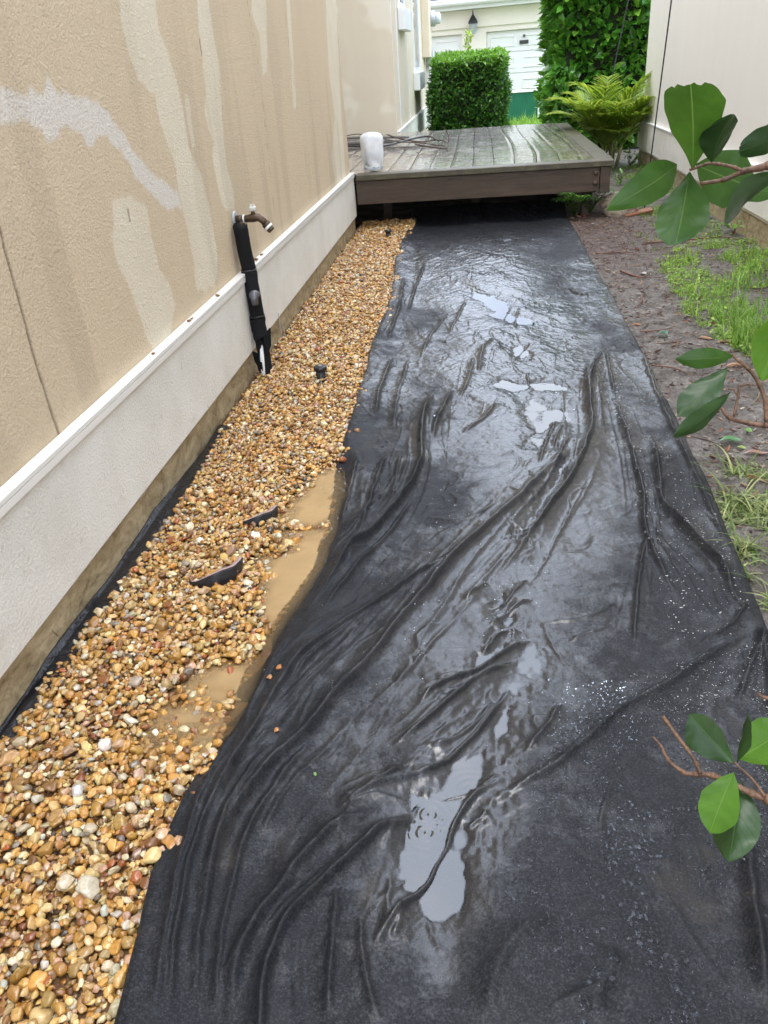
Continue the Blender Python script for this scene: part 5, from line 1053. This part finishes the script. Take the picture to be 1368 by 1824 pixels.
# small weeds
def weed(px, py, hgt, n, sz_, label, cA=(.08, .2, .03), cB=(.18, .36, .05), dark=False):
    g = G(px, py); t_ = empty('weed', label, 'weed', (g[0], g[1], float(gz_(g[0], g[1]))), 'small weeds on the soil'); m = MB(); P_ = []; Fw = []
    for k in range(n):
        az = rng.uniform(0, 6.28); d = np.array([math.cos(az), math.sin(az), 0])*.5*hgt*rng.random(); q = d+[0, 0, hgt*rng.uniform(.3, 1)]; m.tube([(0, 0, 0), q*.5+[0, 0, .01], q], [.002, .001], 4); P_.append(q); Fw.append(d/hgt*2+rng.normal(0, .5, 3))
    m.build('stem', M_wood, t_, True); tv, tf = leaf_t(.5, .2, .3, 4); V_, F_ = scatter(tv, tf, np.array(P_), basis(np.array(Fw), np.tile([0, 0, 1.], (n, 1))+rng.normal(0, .3, (n, 3))), sz_*rng.uniform(.7, 1.3, n)); mk('foliage', V_, F_, M_lf, t_, True, {'Col': np.repeat(gcol(n, cA, cB), len(tv), 0)})
weed(1305, 425, .12, 8, .07, 'leafy weed with broad pale leaves by the thin branch'); weed(1345, 415, .09, 12, .04, 'small fresh weed at the wall foot, right edge'); weed(1190, 330, .1, 14, .05, 'weed clump behind the big foreground leaf')
weed(1155, 690, .05, 3, .03, 'tiny sprig weed at the edge of the fabric'); weed(1240, 305, .12, 16, .05, 'weed clump at the foundation of the cream wall'); weed(1120, 300, .18, 22, .06, 'bushy weed under the palm beside the deck'); weed(1105, 330, .14, 20, .05, 'weed clump between the deck side and the garden stake')
weed(640, 418, .10, 6, .05, 'yellow green weed sprouting between gravel and foundation near the deck', (.25, .3, .05), (.4, .45, .08)); weed(585, 473, .06, 8, .03, 'small green weed sprouting at the foundation halfway along the gravel'); weed(527, 548, .05, 7, .025, 'tiny green weed at the foundation just past the hose pipe')
# ------------------------------------------------------------ water drops on the fabric
def drops(poly, n, s0, s1, k=2, thr=-.1):
    q = np.array([G(*p)[:2] for p in poly]); x = rng.uniform(q[:, 0].min(), q[:, 0].max(), n*4); y = rng.uniform(q[:, 1].min(), q[:, 1].max(), n*4); m = inpoly(x, y, [tuple(p) for p in q])&(fbm(x*6, y*6, k, 3)+.25*rng.random(len(x)) > thr)&(x > XL(y)+.02)&(x < XRr(y)-.01); x = x[m][:n]; y = y[m][:n]; s = np.exp(rng.uniform(math.log(s0), math.log(s1), len(x))); return x, y, s
D = [drops([(1000, 1230), (1368, 1160), (1368, 1850), (930, 1850), (900, 1600)], 2200, .0006, .0020), drops([(1100, 1400), (1368, 1250), (1368, 1850), (1000, 1850)], 260, .0022, .0045), drops([(1060, 600), (1130, 620), (1368, 1150), (1200, 1150), (1130, 900)], 900, .001, .0035), drops([(700, 430), (1060, 430), (1150, 760), (650, 760)], 260, .002, .006), drops([(230, 1824), (420, 1300), (480, 1300), (420, 1824)], 700, .0004, .0010), drops([(450, 1100), (900, 800), (1100, 1300), (700, 1800), (400, 1820)], 420, .0006, .0020), drops([(960, 1600), (1250, 1560), (1260, 1824), (950, 1824)], 25, .003, .005)]
x = np.concatenate([d[0] for d in D]); y = np.concatenate([d[1] for d in D]); s = np.concatenate([d[2] for d in D]); n = len(x)
v, f = ico(2); v[:, 2] = np.maximum(v[:, 2], -.1); v[:, :2] *= 1+.10*np.sin(3*np.arctan2(v[:, 1], v[:, 0])+.5)[:, None]
V_, F_ = scatter(v, f, np.stack([x, y, fz(x, y)+.0002], 1), rotm(2, rng.uniform(0, 6.28, n)), np.stack([s*rng.uniform(.9, 1.9, n), s, np.minimum(s*.5, .0016)], 1)); o = mk('water_drops', V_, F_, M_dr); tag(o, 'beads of rain water scattered over the black fabric', 'water drops', kind='stuff')
# ------------------------------------------------------------ foreground shrub
M_stm = Mat('shrub_bark', rough=.6); M_stm.set('Base Color', M_stm.ramp(M_stm.noise(90, 4, .6), [(.35, (.06, .030, .016)), (.65, (.17, .090, .05))])); M_stm.bump(M_stm.noise(160, 3, .6), .6, .003); M_stm = M_stm.m
def bigleafmat(name, dark, light, veinc, tr):
    a = Mat(name, rough=.5, spec=.3, Coat_Weight=.18, Coat_Roughness=.18); uv = a.t.nodes.new('ShaderNodeUVMap'); sx = a.t.nodes.new('ShaderNodeSeparateXYZ'); a.t.links.new(uv.outputs[0], sx.inputs[0])
    au = a.math('ABSOLUTE', sx.outputs[0]); ph = a.math('SUBTRACT', sx.outputs[1], a.math('MULTIPLY', au, .30)); wv = a.math('ADD', ph, a.math('MULTIPLY', a.math('SUBTRACT', a.noise(40, 2), .5), .05))
    s = a.math('ABSOLUTE', a.math('SINE', a.math('MULTIPLY', wv, 26.))); vein = a.math('SUBTRACT', 1., a.math('MULTIPLY', s, 7.), True); mid = a.math('SUBTRACT', 1., a.math('MULTIPLY', au, 26.), True)
    c = a.ramp(a.noise(22, 4, .6, .5), [(.3, dark), (.7, light)]); c = a.mix(a.math('MULTIPLY', vein, .28), c, tuple(x*.45 for x in dark)); c = a.mix(a.math('MULTIPLY', mid, .7), c, veinc)
    sp = a.ramp(a.vor(130).outputs['Distance'], [(.04, 1.), (.09, 0.)]); c = a.mix(a.math('MULTIPLY', a.math('MULTIPLY', sp, a.ramp(a.noise(30, 2), [(.55, 0.), (.6, 1.)])), .5), c, (.03, .02, .01))
    a.set('Base Color', c); a.bump(a.math('ADD', vein, mid), .3, .0015); a.bump(a.noise(60, 3), .25, .003)
    t = a.t.nodes.new('ShaderNodeBsdfTranslucent'); h = a.t.nodes.new('ShaderNodeHueSaturation'); h.inputs['Value'].default_value = 1.6; h.inputs['Hue'].default_value = .48; a.t.links.new(c, h.inputs['Color']); a.t.links.new(h.outputs[0], t.inputs[0]); x = a.t.nodes.new('ShaderNodeMixShader'); x.inputs[0].default_value = tr; a.t.links.new(a.b.outputs[0], x.inputs[1]); a.t.links.new(t.outputs[0], x.inputs[2]); a.t.links.new(x.outputs[0], a.out.inputs[0]); return a.m
ML = {'m': bigleafmat('leaf_mid_green', (.022, .068, .008), (.042, .115, .013), (.13, .22, .05), .40), 'd': bigleafmat('leaf_dark_green', (.012, .036, .007), (.022, .060, .010), (.05, .10, .02), .12), 'l': bigleafmat('leaf_bright_green', (.055, .15, .010), (.09, .22, .018), (.18, .30, .06), .45)}
def bigleaf(par, b, t, db, dt, wpx, kind, roll=0., bend=.10, cup=.22, peak=.55, trunc=1.0, label=None):
    B_ = AD(*b, db); T_ = AD(*t, dt); L = np.linalg.norm(T_-B_); wd = wpx/FPX*(db+dt)/2; f_ = nrm(T_-B_); vdir = nrm((B_+T_)/2-C0); s_ = nrm(np.cross(f_, vdir)); u_ = np.cross(s_, f_); cr, sr = math.cos(roll), math.sin(roll); s2 = s_*cr+u_*sr; u2 = np.cross(s2, f_)
    if u2[2] < 0 and False: u2 = -u2
    nu, nv = 13, 26; V_ = []; UV = []; k = peak
    for j in range(nv):
        t_ = j/(nv-1); tt = t_*trunc
        w_ = (math.sin(math.pi*.5*min(tt/k, 1)))**.95 if tt < k else math.cos(math.pi*.5*((tt-k)/(1-k)))**.78
        w_ = max(w_, .02)*wd/2
        for i in range(nu):
            q = i/(nu-1)*2-1; jag = (.014*math.sin(q*9+b[0])+.010*math.sin(q*23+b[1])-.03*abs(q)) if (trunc < 1 and j > nv-4) else 0
            p = B_+f_*L*(t_+jag*(j-nv+4)/3.)+s2*(q*w_*(1+.02*math.sin(t_*21+q)))+u2*(cup*abs(q)**1.3*w_-bend*L*math.sin(math.pi*t_)*-1.0+.03*wd*math.sin(t_*13+q*3+b[0])*abs(q)+.010*wd*math.sin(t_*31+b[1])*abs(q))
            V_.append(p); UV.append((q, t_))
    F_ = [(j*nu+i, j*nu+i+1, (j+1)*nu+i+1, (j+1)*nu+i) for j in range(nv-1) for i in range(nu-1)]
    o = mk('leaf', V_, F_, ML[kind], par, True, uv=UV)
    if label: o['label'] = label
    return o
shr = empty('shrub', 'broad leaved shrub reaching in from the right in front of the camera', 'shrub', (1.35, .75, 0))
def sp(o): o.parent = shr; o.matrix_parent_inverse = Matrix.Translation((-1.35, -.75, 0)); return o
def stem(L, D_, r, extra=None):
    P_ = crom([AD(px, py, d) for (px, py), d in zip(L, D_)], 5); r = [q*.72 for q in r]
    if extra:
        a_ = np.array(extra[0]); t = np.linspace(0, 1, 9)[:-1, None]; X_ = a_*(1-t)+P_[0]*t; X_[:, 2] -= .05*np.sin(3.14*t[:, 0]); r = [.0055]*3+list(np.interp(np.linspace(0, 1, 6), np.linspace(0, 1, len(r)), r)); P_ = np.vstack([X_, P_])
    return P_, r
def branch(sts):
    m = MB()
    for C3, r in sts:
        m.tube(C3, r, 8)
        for k in range(3, len(C3)-2, 5): rr = np.interp(k/len(C3), np.linspace(0, 1, len(r)), r); d = nrm(C3[k+1]-C3[k]); m.tube([C3[k]-d*.003, C3[k], C3[k]+d*.003], [rr*.9, rr*1.28, rr*.9], 8)
    return sp(m.build('branch', M_stm, None, True))
TR = [(1.35, .75, 0), (1.33, .76, .6), (1.3, .74, 1.1), (1.2, .72, 1.5)]
sp(MB().tube(crom(TR, 5), [.022, .018, .012, .007], 10).build('trunk', M_stm, None, True))
d0 = .80
b1 = branch([stem([(1460, 262), (1368, 295), (1325, 305), (1290, 320), (1248, 327)], [d0*1.02, d0, d0, d0, d0], [.005, .004, .0028, .0024, .0022], [(1.28, .73, 1.2)]), stem([(1322, 304), (1300, 296), (1268, 291), (1250, 295), (1228, 303)], [d0]*5, [.0022, .0018, .0014])])
for a_ in [((1234, 300), (1230, 150), d0, .74, 88, 'm', .25, .05, .2, .62, .86), ((1268, 290), (1304, 204), .79, .76, 56, 'd', -.7, .06, .35, .5, 1.), ((1206, 293), (1080, 374), .79, .74, 56, 'm', .15, -.16, .1, .42, 1.), ((1228, 307), (1203, 437), .79, .72, 80, 'm', -.2, .04, .12, .5, .93), ((1238, 293), (1345, 335), .83, .86, 84, 'm', .2, .04, .1, .62, 1.), ((1400, 300), (1291, 402), .78, .74, 50, 'd', .9, .12, .2, .6, 1.), ((1420, 205), (1316, 270), .80, .77, 44, 'd', .6, -.15, .2, .6, .92), ((1300, 318), (1390, 345), .86, .9, 40, 'm', .4, .1, .1, .5, 1.)]: bigleaf(b1, *a_)
d1 = .78
b2 = branch([stem([(1450, 730), (1400, 758), (1365, 757), (1335, 754), (1300, 744), (1285, 727)], [d1]*6, [.005, .0035, .003, .0028, .002], [(1.31, .75, 1.05)]), stem([(1366, 755), (1362, 710), (1345, 672), (1325, 650), (1312, 640), (1306, 633)], [d1]*6, [.003, .0026, .0022, .0016, .0012]), stem([(1307, 742), (1315, 705), (1318, 690), (1327, 685)], [d1-.004]*4, [.0016, .0014, .0013]), stem([(1314, 707), (1308, 695), (1300, 693)], [d1-.006]*3, [.001, .0008]), stem([(1325, 652), (1312, 650), (1297, 655)], [d1]*3, [.0013, .001])])
for a_ in [((1307, 634), (1203, 640), d1, .76, 34, 'm', .15, -.10, .25, .55, 1.), ((1296, 655), (1208, 742), d1, .75, 54, 'd', -.2, .05, .1, .62, 1.), ((1301, 698), (1199, 778), .77, .74, 40, 'd', .75, -.08, .2, .62, 1.), ((1400, 548), (1358, 680), .74, .76, 62, 'l', .2, .06, .1, .5, 1.)]: bigleaf(b2, *a_)
d2 = .76
b3 = branch([stem([(1460, 1480), (1400, 1436), (1368, 1424), (1340, 1413), (1270, 1382), (1240, 1379), (1218, 1376), (1190, 1353), (1178, 1330), (1163, 1312)], [d2]*10, [.0045, .0035, .003, .0028, .0022, .0016, .0013], [(1.34, .76, .75)]), stem([(1248, 1378), (1235, 1350), (1215, 1323), (1198, 1300), (1180, 1276)], [d2-.003]*5, [.0026, .0024, .0020, .0026]), stem([(1362, 1418), (1340, 1388), (1318, 1368), (1310, 1360)], [d2-.004]*4, [.0018, .0014, .001]), stem([(1440, 1260), (1368, 1244), (1349, 1236)], [d2]*3, [.003, .0024, .0012])])
for a_ in [((1309, 1360), (1228, 1272), d2, .75, 62, 'd', -.35, .05, .55, .6, 1.), ((1312, 1358), (1332, 1272), .755, .74, 30, 'd', 1.0, .03, .3, .5, 1.), ((1316, 1352), (1420, 1292), .77, .79, 70, 'l', -.3, .05, .2, .5, 1.), ((1307, 1376), (1264, 1484), .75, .71, 62, 'l', .15, .05, .15, .52, 1.), ((1320, 1392), (1298, 1536), .77, .74, 70, 'd', -.2, .05, .2, .5, 1.), ((1352, 1340), (1420, 1388), .8, .8, 34, 'm', .3, .05, .1, .5, 1.)]: bigleaf(b3, *a_)
